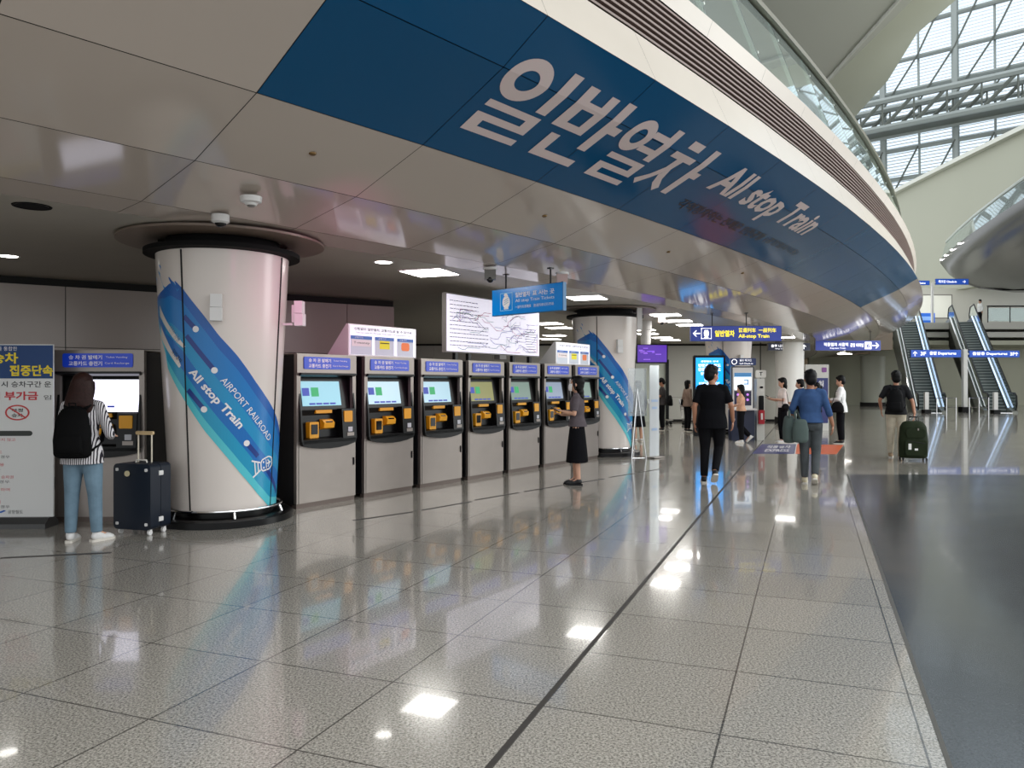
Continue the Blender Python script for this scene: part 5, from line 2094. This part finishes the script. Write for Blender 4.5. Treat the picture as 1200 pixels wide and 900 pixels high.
# ------------------------------------------------------------------ suitcases
def suitcase(label, loc, rz, W, D, Hh, shell_m, kind):
    t = thing('suitcase', label, 'suitcase', loc, rz)
    z0 = .055
    mb = MB()
    if kind == 'hard':
        me_pts = []
        mb.rbox((0, -D * .25, z0 + (Hh - z0) / 2), (W, D / 2 - .006, Hh - z0), .05, 4)
        a = mb.build('front_shell', shell_m, t, smooth='auto')
        mb = MB()
        mb.rbox((0, D * .25, z0 + (Hh - z0) / 2), (W, D / 2 - .006, Hh - z0), .05, 4)
        mb.build('rear_shell', shell_m, t, smooth='auto')
        MB().rbox((0, 0, z0 + (Hh - z0) / 2), (W - .008, .014, Hh - z0 - .008), .046, 4).build('zip_band', M['black'], t)
        for s in (-1, 1):
            for zz in (z0 + .10, Hh - .10):
                MB().rbox((s * (W / 2 - .006), 0, zz), (.03, .06, .05), .01).build('latch', M['white_plastic'], t)
        for x in (-W / 2 + .05, W / 2 - .05):
            for zz in (z0 + .06, Hh - .06):
                MB().rbox((x, -D / 2 - .002, zz), (.03, .01, .03), .008).build('corner_cap', M['white_plastic'], t)
        MB().lathe([(0, 0), (.03, 0), (.03, .01), (0, .01)], n=20).build('badge', mat('badge_cream', (214, 200, 160), .4), t).location = (-.05, -D / 2 - .012, Hh - .10)
        b_ = [c for c in t.children if c.name.startswith('badge')][-1]
        b_.rotation_euler = (-pi / 2, 0, 0)
        mb = MB()
        for s in (-1, 1):
            mb.tube([(s * .085 - .02, D * .2, Hh - .02), (s * .085 - .02, D * .2, Hh + .30)], .008, 8)
        mb.build('telescopic_tube', mat('tube_pale', (226, 216, 196), .35), t)
        mb = MB()
        mb.rbox((-.02, D * .2, Hh + .305), (.215, .030, .038), .015)
        mb.build('grip', mat('grip_cream', (214, 186, 140), .5), t)
        MB().tube([(-.08, 0, Hh), (-.07, 0, Hh + .025), (.05, 0, Hh + .025), (.06, 0, Hh)], .009, 8).build('top_handle', mat('grip_white', (220, 216, 206), .4), t)
    else:
        ring_loft(mb, [((0, 0, z0), W * .44, D * .42), ((0, 0, z0 + .03), W * .50, D * .5), ((0, -.01, Hh * .5), W * .51, D * .54), ((0, 0, Hh * .86), W * .46, D * .46), ((0, .01, Hh * .97), W * .36, D * .34), ((0, .01, Hh), W * .26, D * .22)], 28)
        for v in range(len(mb.v)):
            x, y, z = mb.v[v]
            # squarer plan
            q = max(abs(x) / (W * .5), .001)
            mb.v[v] = (x, y * (1 + .25 * q), z)
        remeshed(mb, 'shell', shell_m, t, .014, 3)
        mb = MB()
        mb.rbox((0, -D * .60, Hh * .34), (W * .74, .035, Hh * .38), .06, 4)
        mb.build('front_pocket', shell_m, t, smooth='auto')
        mb = MB()
        mb.rbox((0, -D * .54, Hh * .70), (W * .66, .030, Hh * .22), .06, 4)
        mb.build('upper_pocket', shell_m, t, smooth='auto')
        mb = MB()
        mb.tube([(-W * .3, -D * .65, Hh * .50), (-.05, -D * .66, Hh * .49), (.1, -D * .66, Hh * .46), (W * .34, -D * .65, Hh * .45)], .006, 6)
        mb.build('zip', M['black'], t)
        MB().box((-.12, -D * .655, Hh * .37), (.055, .006, .12)).build('luggage_tag', M['white'], t)
        MB().box((.0, -D * .655, Hh * .30), (.06, .006, .04)).build('label_patch', M['white'], t)
        MB().box((.04, -D * .61, Hh * .80), (.025, .008, .04)).build('brand_patch', M['steel'], t)
        mb = MB()
        for s in (-1, 1):
            mb.tube([(s * .07 + .02, D * .3, Hh - .06), (s * .07 + .02, D * .3, Hh + .08)], .009, 8)
        mb.tube([(-.055, D * .3, Hh + .08), (.095, D * .3, Hh + .08)], .014, 8)
        mb.build('pull_handle', M['black'], t)
    for sx in (-1, 1):
        for sy in (-1, 1):
            w = thing('wheel', None, None)
            for k in ('label', 'category'):
                if k in w:
                    del w[k]
            bpy.data.objects.remove(w)
            mb = MB()
            x, y = sx * (W / 2 - .05), sy * (D / 2 - .05)
            mb.tube([(x - .012, y, .027), (x + .012, y, .027)], .027, 14)
            mb.box((x, y, .052), (.034, .030, .022))
            mb.build('wheel', M['white_plastic'] if kind == 'hard' else M['black'], t)
    return t


suitcase('navy hard-shell suitcase with cream handle standing beside the woman with the backpack', (-3.86, 8.02, 0), radians(-16), .46, .30, .73, mat('navy_shell', (14, 24, 38), .4, spec=.3), 'hard')
suitcase('dark green soft suitcase pulled by the man in beige trousers', (8.12, 15.55, 0), radians(-10), .54, .30, .80, noisy(mat('olive_fabric', (34, 42, 26), .8, spec=.15), 6, .12), 'soft')
# ------------------------------------------------------------------ escalators up to the upper floor
EW = 1.0
M['step'] = mat('escalator_step', (150, 158, 150), .5, .0)
M['skirt'] = mat('escalator_skirt', (150, 156, 158), .25, .7)
M['balu'] = glass_mat('balustrade_glass', (.62, .72, .70), .14, .03, .75)
M['rubber'] = mat('handrail_rubber', (20, 22, 22), .4)
M['skirt_glint'] = mat('skirt_reflection_glow', (196, 220, 255), .3, emit=1.3)  # glow put in for the bluish reflection along the balustrade foot
M['clad'] = mat('escalator_cladding', (128, 130, 122), .35, .3)


def make_escalator(label):
    t = thing('escalator', label, 'escalator', group=None)
    run, rise = 9.9, 5.7
    nst = 33
    mb0 = MB()
    mb0.prism_yz([(0, 0), (0, .173), (.30, .173), (.30, .0)], -EW / 2, EW / 2)
    mb0.box((0, -.004, .150), (EW - .02, .008, .034), mi=1)
    first = mb0.build('step', [mat('step_riser', (84, 92, 88), .5), mat('step_nosing', (176, 182, 172), .5)], t)
    first.location = (0, 0, 0)
    for i in range(1, nst):
        c = first.copy()
        C.objects.link(c)
        c.parent = t
        c.location = (0, i * .30, i * .1727)
    mb = MB()
    for s in (-1, 1):
        x0, x1 = s * (EW / 2 + .01), s * (EW / 2 + .28)
        a, b = min(x0, x1), max(x0, x1)
        mb.prism_yz([(-1.2, 0), (-1.2, .12), (-.2, .22), (run, rise + .30), (run + 1.6, rise + .18), (run + 1.6, rise - .9), (1.6, 0)], a, b)
    mb.prism_yz([(.9, 0), (run, rise - .4), (run + 1.6, rise - .3), (run + 1.6, rise - 1.0), (1.9, 0)], -EW / 2 - .28, EW / 2 + .28)
    mb.build('truss_cladding', M['clad'], t)
    for s in (-1, 1):
        x = s * (EW / 2 + .14)
        mb = MB()
        mb.prism_yz([(-1.35, .2), (-1.55, .55), (-1.45, .92), (-1.1, 1.02), (-.3, 1.02), (run, rise + 1.10), (run + 1.2, rise + 1.02), (run + 1.5, rise + .6), (run + 1.3, rise + .18), (run, rise + .28), (0, .22)], x - .008, x + .008)
        mb.build('balustrade', M['balu'], t)
        mb = MB()
        mb.tube([(x, -1.35, .16), (x, -1.58, .50), (x, -1.50, .90), (x, -1.15, 1.06), (x, -.3, 1.07), (x, run, rise + 1.15), (x, run + 1.2, rise + 1.07), (x, run + 1.55, rise + .6), (x, run + 1.35, rise + .2)], (.045), 8)
        mb.build('handrail', M['rubber'], t, smooth=True)
        mb = MB()
        xx = s * (EW / 2 + .03)
        mb.tube([(xx, -.2, .30), (xx, run, rise + .36)], .045, 6)
        mb.build('reflection_strip', M['skirt_glint'], t)
        mb = MB()
        xx = s * (EW / 2 + .24)
        mb.tube([(xx, -.2, .28), (xx, run, rise + .34)], .05, 6)
        mb.build('edge_trim', M['chrome'], t)
    MB().box((0, -.7, .012), (EW, 1.3, .024)).build('comb_plate', M['chrome'], t)
    return t


e1 = make_escalator('left one of the two escalators rising to the upper floor')
e1.location = (22.85, 42.2, 0)
e1.rotation_euler = (0, 0, -atan2(GV[0], GV[1]))
e2 = copy_tree(e1)
e2.location = (26.6, 42.2, 0)
e2['label'] = 'right one of the two escalators rising to the upper floor'

# upper floor railing, signs and door field
t = thing('upper_railing', 'dark railing with glass along the edge of the upper floor', 'railing', (36.4, 52.05, 5.7))
for i in range(6):
    mb = MB()
    mb.box((-3.4 + i * 1.5, 0, .55), (1.42, .02, .9))
    mb.build('glass_panel', M['balu'], t)
    MB().box((-4.15 + i * 1.5, 0, .55), (.05, .05, 1.1)).build('post', M['rubber'], t)
MB().tube([(-4.2, 0, 1.12), (4.9, 0, 1.12)], .05, 8).build('top_rail', M['rubber'], t)
t = thing('white_board', 'pale framed board on the upper floor between the escalator heads', 'board', (34.3, 63.0, 5.7))
for x in (-1.5, 1.5):
    MB().box((x, .02, .6), (.08, .08, 1.2)).build('leg', M['grey'], t)
MB().box((0, 0, 2.2), (3.6, .1, 2.0)).build('frame', M['grey'], t)
MB().box((0, -.06, 2.2), (3.4, .04, 1.8)).build('face', mat('pale_face', (214, 216, 208), .4), t)
t = thing('blue_poster', 'small blue poster on the upper floor left of the escalator head', 'poster', (31.2, 58.0, 5.7))
MB().box((0, 0, .78), (1.45, .06, .85)).build('poster_panel', mat('poster_blue', (40, 96, 190), .4, emit=.4), t)
MB().box((0, -.04, .8), (.9, .02, .3)).build('poster_text_block', mat('poster_pale', (130, 170, 230), .4, emit=.3), t)
mb = MB()
for s in (-.5, .5):
    mb.box((s, 0, .18), (.06, .06, .36))
mb.build('stand', M['grey'], t)


def post_sign(name, label, loc, W, Hh, zt, side, lines, rz=0.0):
    """blue sign held on a white post beside it"""
    t = thing(name, label, 'sign', loc, rz)
    x = side * (W / 2 + .22)
    MB().box((x, 0, zt - Hh / 2), (W, .12, Hh)).build('sign_box', mat('sign_box_blue', (36, 78, 160), .4), t)
    f = MB().box((x, -.064, zt - Hh / 2), (W - .04, .008, Hh - .04)).build('sign_face', mat('sign_face_blue', (38, 84, 186), .35, emit=.45), t)
    mb = MB()
    for body, dx, z, h, w in lines:
        if body in 'lru':
            arrow(mb, x + dx, z, h, body, -.070)
        else:
            put_text(mb, body, x + dx, z, h, w=w, y=-.070, bold=.02)
    mb.build('lettering', M['sign_white_lit'], f, kind='flat')
    return t


ta = post_sign('direction_sign', 'blue sign on the white post in front of the left escalator', (24.75, 42.0, 0), 2.75, .42, 3.42, -1,
               [('u', -1.15, 3.21, .26, 0), ('3F', -.85, 3.11, .2, .3), ('출발 Departures', -.35, 3.11, .22, 1.45)])
MB().box((0, 0, 1.75), (.22, .22, 3.4)).build('post', M['white'], ta)
MB().box((0, 0, .15), (.5, .4, .3)).build('post_base', M['black'], ta)
tb = post_sign('direction_sign', 'blue sign in front of the right escalator, right of the white post', (24.75, 42.0, 0), 2.75, .38, 3.38, 1,
               [('출발층 Departures', -1.2, 3.10, .2, 1.9), ('3F', .85, 3.1, .18, .25), ('u', 1.2, 3.19, .2, 0)])
MB().box((.15, 0, 3.2), (.3, .08, .08)).build('bracket', M['white'], tb)
tc = post_sign('direction_sign', 'left half of the blue sign pair high on the upper floor post', (30.1, 55.0, 5.7), 1.6, .32, 3.25, -1, [('출발 Gate', -.6, 3.0, .16, 1.1)])
MB().box((0, 0, 1.55), (.14, .14, 3.1)).build('post', M['white'], tc)
td = post_sign('direction_sign', 'right half of the blue sign pair high on the upper floor post', (30.1, 55.0, 5.7), 2.35, .42, 3.38, 1, [('체크인 Check-in', -1.0, 3.08, .2, 1.3), ('r', .85, 3.17, .22, 0)])
MB().box((.12, 0, 3.1), (.25, .06, .06)).build('bracket', M['white'], td)

for x, y, lab in ((21.9, 40.6, 'short white post with dark foot left of the left escalator'), (25.3, 40.2, 'short white post with dark foot before the right escalator'),
                  (22.9, 40.2, None)):
    if lab:
        t = thing('barrier_post', lab, 'post', (x, y, 0))
        MB().box((0, 0, .66), (.20, .14, .92)).build('post_body', M['white'], t)
        MB().box((0, 0, .10), (.34, .34, .2)).build('post_foot', M['black'], t)
for x, y, lab in ((22.4, 39.6, 'steel barrier gate in front of the left escalator'), (24.2, 39.8, 'steel barrier gate between the two escalators'), (27.4, 39.9, 'steel barrier gate before the right escalator')):
    t = thing('barrier_gate', lab, 'barrier', (x, y, 0))
    mb = MB()
    for k in range(3):
        mb.tube([(-.5 + k * .5, 0, 0), (-.5 + k * .5, 0, .85)], .022, 8)
    mb.build('upright', M['chrome'], t)
    mb = MB()
    for z in (.35, .82):
        mb.tube([(-.5, 0, z), (.5, 0, z)], .018, 8)
    mb.build('rail', M['chrome'], t)

# round far pillars
def plain_pillar(label, loc, r, h, m):
    t = thing('pillar', label, 'pillar', loc)
    MB().lathe([(0, .25), (r * .92, .25), (r, h), (0, h)], n=40).build('shaft', m, t, smooth='auto')
    MB().lathe([(0, 0), (r * 1.02, 0), (r * 1.02, .25), (0, .25)], n=40).build('plinth', M['joint'], t, smooth='auto')
    return t


plain_pillar('thick plain pale pillar in the dark area left of the escalators', (25.6, 54.5, 0), .82, 3.5, mat('pillar_pale', (200, 202, 186), .35))
plain_pillar('plain white pillar between the small kiosk and the navy panel', (10.95, 30.3, 0), .55, 3.19, M['white'])
for x, yy in ((20.2, 48.0), (21.0, 49.3), (21.9, 50.5)):
    t = thing('ceiling_light', 'small white light in the dark ceiling left of the escalators', 'ceiling light', (x, yy, 3.54), 0, 'lights of the dark far ceiling')
    MB().box((0, 0, -.02), (.7, .5, .04)).build('diffuser', M['light'], t)
    MB().box((0, 0, -.008), (.8, .6, .016)).build('frame', M['white_plastic'], t)

# ------------------------------------------------------------------ things in the middle distance
# bright blue screen stand
t = thing('digital_totem', 'tall black screen stand with bright blue page behind the man in black', 'display', (5.86, 22.85, 0), radians(-4))
MB().rbox((0, 0, 1.20), (.93, .16, 2.40), .02).build('casing', M['black'], t)
f = MB().box((.0, -.084, 1.69), (.80, .008, 1.28)).build('screen', mat('screen_cyan', (20, 150, 236), .2, emit=1.3), t)
mb = MB()
for z, h, w in ((2.22, .05, .5), (2.10, .10, .66), (1.98, .10, .66), (1.86, .09, .52), (1.68, .10, .30), (1.56, .10, .62), (1.42, .06, .40)):
    put_text(mb, '인천공항 철도' if h > .08 else '공항철도 안내', 0, z - h / 2, h, w=w, align='c', y=-.0895, bold=.03)
mb.build('lettering', M['sign_white_lit'], f, kind='flat')

# small kiosk with sign on top
t = thing('information_kiosk', 'white framed self-service kiosk with screen and small navy sign on top', 'kiosk', (6.32, 21.0, 0), radians(-3))
MB().rbox((0, .2, .42), (.62, .4, .84), .02).build('base', mat('kiosk_navy', (24, 34, 62), .4), t)
MB().rbox((0, .12, 1.42), (.62, .14, 1.24), .05).build('head_frame', mat('kiosk_grey', (70, 72, 76), .4), t)
MB().box((0, .045, 1.42), (.54, .01, 1.16)).build('front_panel', M['white_plastic'], t)
s_ = MB().box((0, .038, 1.62), (.46, .006, .46)).build('screen', mat('kiosk_screen', (226, 238, 246), .2, emit=1.1), t)
mb = MB()
mb.box((0, .033, 1.80), (.46, .004, .11), mi=0)
for x, z, w, h in ((.09, 1.66, .13, .03), (.14, 1.60, .03, .14), (.09, 1.55, .13, .03)):
    mb.box((x, .033, z), (w, .004, h), mi=1)
mb.build('screen_picture', [mat('picture_blue', (60, 120, 170), .3, emit=.5), mat('picture_steel_blue', (90, 140, 190), .3, emit=.4)], s_)
MB().box((0, .038, 1.16), (.46, .006, .40)).build('lower_panel', mat('lower_panel_navy', (34, 28, 66), .3), t)
mb = MB()
for x in (-.13, .0, .13):
    for z in (1.26, 1.12):
        mb.lathe([(0, 0), (.035, 0)], (x, 0), 16)
        for q in range(len(mb.v) - 32, len(mb.v)):
            a, b, c = mb.v[q]
            mb.v[q] = (a, .033, z + b)
mb.build('lit_buttons', mat('button_violet', (190, 120, 220), .3, emit=.7), t, kind='flat')
MB().box((0, -.02, .86), (.66, .30, .05)).build('shelf', M['white_plastic'], t)
p = MB().rbox((.02, .12, 2.16), (.70, .08, .20), .03).build('top_sign', mat('top_sign_navy', (28, 44, 90), .35, emit=.2), t)
mb = MB()
put_text(mb, '셀프 체크인', -.08, 2.17, .06, w=.32, y=.075)
put_text(mb, 'Self Check-in', -.08, 2.09, .045, w=.36, y=.075)
n = 24
mb.add([(-.22 + .075 * cos(2 * pi * i / n), .075, 2.16 + .075 * sin(2 * pi * i / n)) for i in range(n)] + [(-.22 + .058 * cos(2 * pi * i / n), .075, 2.16 + .058 * sin(2 * pi * i / n)) for i in range(n)],
       [(i, (i + 1) % n, (i + 1) % n + n, i + n) for i in range(n)])
mb.build('lettering', M['sign_white_lit'], p, kind='flat')
t = thing('equipment_post', 'slim white post cabinet with black unit right of the small kiosk', 'equipment post', (6.86, 21.3, 0))
MB().rbox((0, 0, .85), (.22, .24, 1.7), .02).build('cabinet', mat('post_cream', (206, 204, 196), .4), t)
MB().rbox((0.01, -.125, 1.02), (.14, .03, .42), .03).build('black_unit', M['black'], t)
MB().rbox((0.02, -.125, 1.46), (.08, .02, .05), .01).build('upper_slot', M['lcd'], t)
t = thing('fire_extinguisher_box', 'red fire extinguisher panel low on the white post cabinet', 'fire extinguisher', (6.86, 21.135, .42))
MB().rbox((0, 0, .22), (.16, .08, .38), .01).build('box', mat('extinguisher_red', (176, 24, 40), .4), t)
MB().rbox((0, -.045, .24), (.05, .02, .18), .015).build('pictogram', M['white'], t)

# navy panel with light header
t = thing('notice_panel', 'standing panel with pale header, violet mark and navy field behind the blue shirt man', 'notice panel', (10.15, 25.6, 0), radians(4))
MB().box((0, 0, 1.1), (.80, .10, 2.2)).build('frame', mat('panel_pale', (186, 184, 178), .4), t)
MB().box((0, -.055, 1.0), (.74, .012, 1.5)).build('navy_field', mat('panel_navy', (22, 32, 96), .35), t)
MB().rbox((.24, -.055, 2.02), (.16, .012, .16), .03).build('violet_mark', mat('panel_violet', (120, 60, 130), .4), t)
mb = MB()
put_text(mb, '안내', .05, 1.45, .22, w=.16, y=-.064, bold=.02)
put_text(mb, 'Notice', .08, 1.25, .08, w=.2, y=-.064)
mb.build('lettering', M['letter_white'], t, kind='flat')
t = thing('pole_sign', 'small pale sign board on a thin dark pole before the far wall', 'sign', (9.9, 30.6, 0))
MB().tube([(0, 0, 0), (0, 0, 3.2)], .02, 8).build('pole', M['black'], t)
MB().rbox((0, -.03, 1.95), (.42, .04, .30), .05).build('sign_face', M['white'], t)
mb = MB()
put_text(mb, 'T', 0, 1.88, .15, align='c', y=-.055, bold=.03)
mb.build('letter', M['letter_black'], t, kind='flat')

# clear panel stand beside the second pillar with a wire easel
t = thing('clear_panel_stand', 'upright translucent printed panel beside the second pillar', 'panel stand', (2.98, 16.1, 0), radians(40))
MB().box((0, 0, .99), (.30, .015, 1.9)).build('panel', glass_mat('clear_panel', (.88, .90, .93), .05, .15, .42), t)
mb = MB()
for z, w in ((1.2, .2), (1.05, .16), (.6, .18)):
    mb.box((0, -.012, z), (w, .003, .05))
mb.build('faint_print', mat('faint_print_blue', (150, 170, 200), .5), t)
MB().box((0, 0, .02), (.34, .3, .02)).build('foot_plate', M['steel'], t)
t = thing('easel', 'thin silver tripod easel beside the clear panel', 'easel', (2.63, 16.1, 0), radians(10))
for a, b in (((-.16, -.1, 0), (0, 0, 1.45)), ((.16, -.1, 0), (0, 0, 1.45)), ((0, .26, 0), (0, 0, 1.45))):
    MB().tube([a, b], .012, 8).build('leg', M['chrome'], t)
MB().tube([(-.17, -.02, .95), (.17, -.02, .95)], .012, 8).build('crossbar', M['chrome'], t)
MB().tube([(-.15, -.06, .0), (.15, -.06, .0)], .01, 8).build('lower_bar', M['chrome'], t)
MB().box((0, .015, 1.38), (.40, .01, 1.0)).build('clear_sheet', glass_mat('clear_sheet', (.9, .92, .93), .05, .1, .75), t)

# luggage trolleys
def make_trolley(label):
    t = thing('luggage_trolley', label, 'luggage trolley')
    mb = MB()
    mb.tube([(-.28, .35, .95), (-.28, .25, .25), (-.25, -.45, .18)], .018, 8)
    mb.tube([(.28, .35, .95), (.28, .25, .25), (.25, -.45, .18)], .018, 8)
    mb.tube([(-.28, .35, .95), (.28, .35, .95)], .022, 8)
    mb.tube([(-.28, .30, .6), (.28, .30, .6)], .014, 8)
    mb.tube([(-.25, -.45, .18), (.25, -.45, .18)], .016, 8)
    mb.build('frame', M['chrome'], t)
    MB().box((0, -.1, .19), (.5, .7, .02)).build('deck', M['steel'], t)
    MB().box((0, .26, .74), (.5, .16, .14)).build('basket', M['steel'], t)
    for x in (-.22, .22):
        for y in (-.38, .22):
            MB().tube([(x - .015, y, .06), (x + .015, y, .06)], .06, 12).build('wheel', M['black'], t)
    return t


tr1 = make_trolley('first silver luggage trolley against the far wall, left end of the line')
tr1.location = (5.6, 29.2, 0)
tr1.rotation_euler = (0, 0, radians(60))
for i, lb in enumerate(('second silver luggage trolley of the line by the far wall', 'third silver luggage trolley of the line by the far wall', 'silver luggage trolley nearest the bright blue screen')):
    c = copy_tree(tr1)
    c.location = (6.75 + 1.1 * i, 29.0 - .15 * i, 0)
    c['label'] = lb
tr1['group'] = 'luggage trolleys by the far wall'
t = make_trolley('silver trolley right of the equipment post, behind the woman in white')
t.location = (7.6, 24.6, 0)
t.rotation_euler = (0, 0, radians(-30))

# floor markings
def decal(name, label, quad, m, textspec=None):
    cx = sum(p[0] for p in quad) / 4
    cy = sum(p[1] for p in quad) / 4
    t = thing(name, label, 'floor sticker', (cx, cy, 0))
    mb = MB()
    mb.prism_xy([(x - cx, y - cy) for x, y in quad], .0, .003)
    mb.build('sticker_field', m, t)
    if textspec:
        mb = MB()
        (a, b, c, d) = quad
        for body, u0, v0, u1, h in textspec:
            vs, fs, (x0, x1, y0, y1) = text_geo(body, .02)
            P = []
            for x, y in vs:
                u = u0 + (u1 - u0) * (x - x0) / (x1 - x0)
                v = v0 + h * (y - y0) / (y1 - y0)
                px = d[0] * (1 - u) * (1 - v) + c[0] * u * (1 - v) + a[0] * (1 - u) * v + b[0] * u * v
                py = d[1] * (1 - u) * (1 - v) + c[1] * u * (1 - v) + a[1] * (1 - u) * v + b[1] * u * v
                P.append((px - cx, py - cy, .005))
            mb.add(P, fs)
        mb.build('sticker_lettering', M['letter_white'], t, kind='flat')
    return t


decal('floor_sticker', 'navy floor sticker with white lettering in front of the waiting people', [(6.44, 19.8), (7.33, 19.8), (6.27, 17.05), (5.35, 17.1)], mat('sticker_navy', (44, 52, 110), .35),
      [('직통열차', .22, .52, .86, .30), ('EXPRESS', .25, .16, .85, .26)])
decal('floor_sticker', 'orange floor sticker behind the feet of the man in the blue shirt', [(7.35, 19.8), (8.42, 19.5), (7.16, 16.95), (6.29, 17.05)], mat('sticker_orange', (222, 108, 66), .35))
segs = [(-1.80, 8.72, -1.20, 9.30), (-1.10, 9.43, -.53, 10.12), (-.49, 10.25, .10, 10.95), (.18, 11.05, .78, 11.75), (.90, 11.85, 1.5, 12.55), (1.62, 12.75, 2.15, 13.35), (2.22, 13.45, 2.78, 14.1),
        (-4.55, 6.84, -3.68, 7.05)]
mb = MB()
for i, (x0, y0, x1, y1) in enumerate(segs):
    l = hypot(x1 - x0, y1 - y0)
    nx, ny = -(y1 - y0) / l * .022, (x1 - x0) / l * .022
    t = MB().prism_xy([(nx, ny), (x1 - x0 + nx, y1 - y0 + ny), (x1 - x0 - nx, y1 - y0 - ny), (-nx, -ny)], 0, .003).build('waiting_line', mat('waiting_line_dark', (52, 48, 46), .5))
    t.location = (x0, y0, 0)
    tag(t, 'thin dark waiting line on the floor in front of the row of machines' if i < 7 else 'thin dark waiting line on the floor behind the woman with the black backpack', 'floor marking',
        'waiting lines before the machine row' if i < 7 else None)
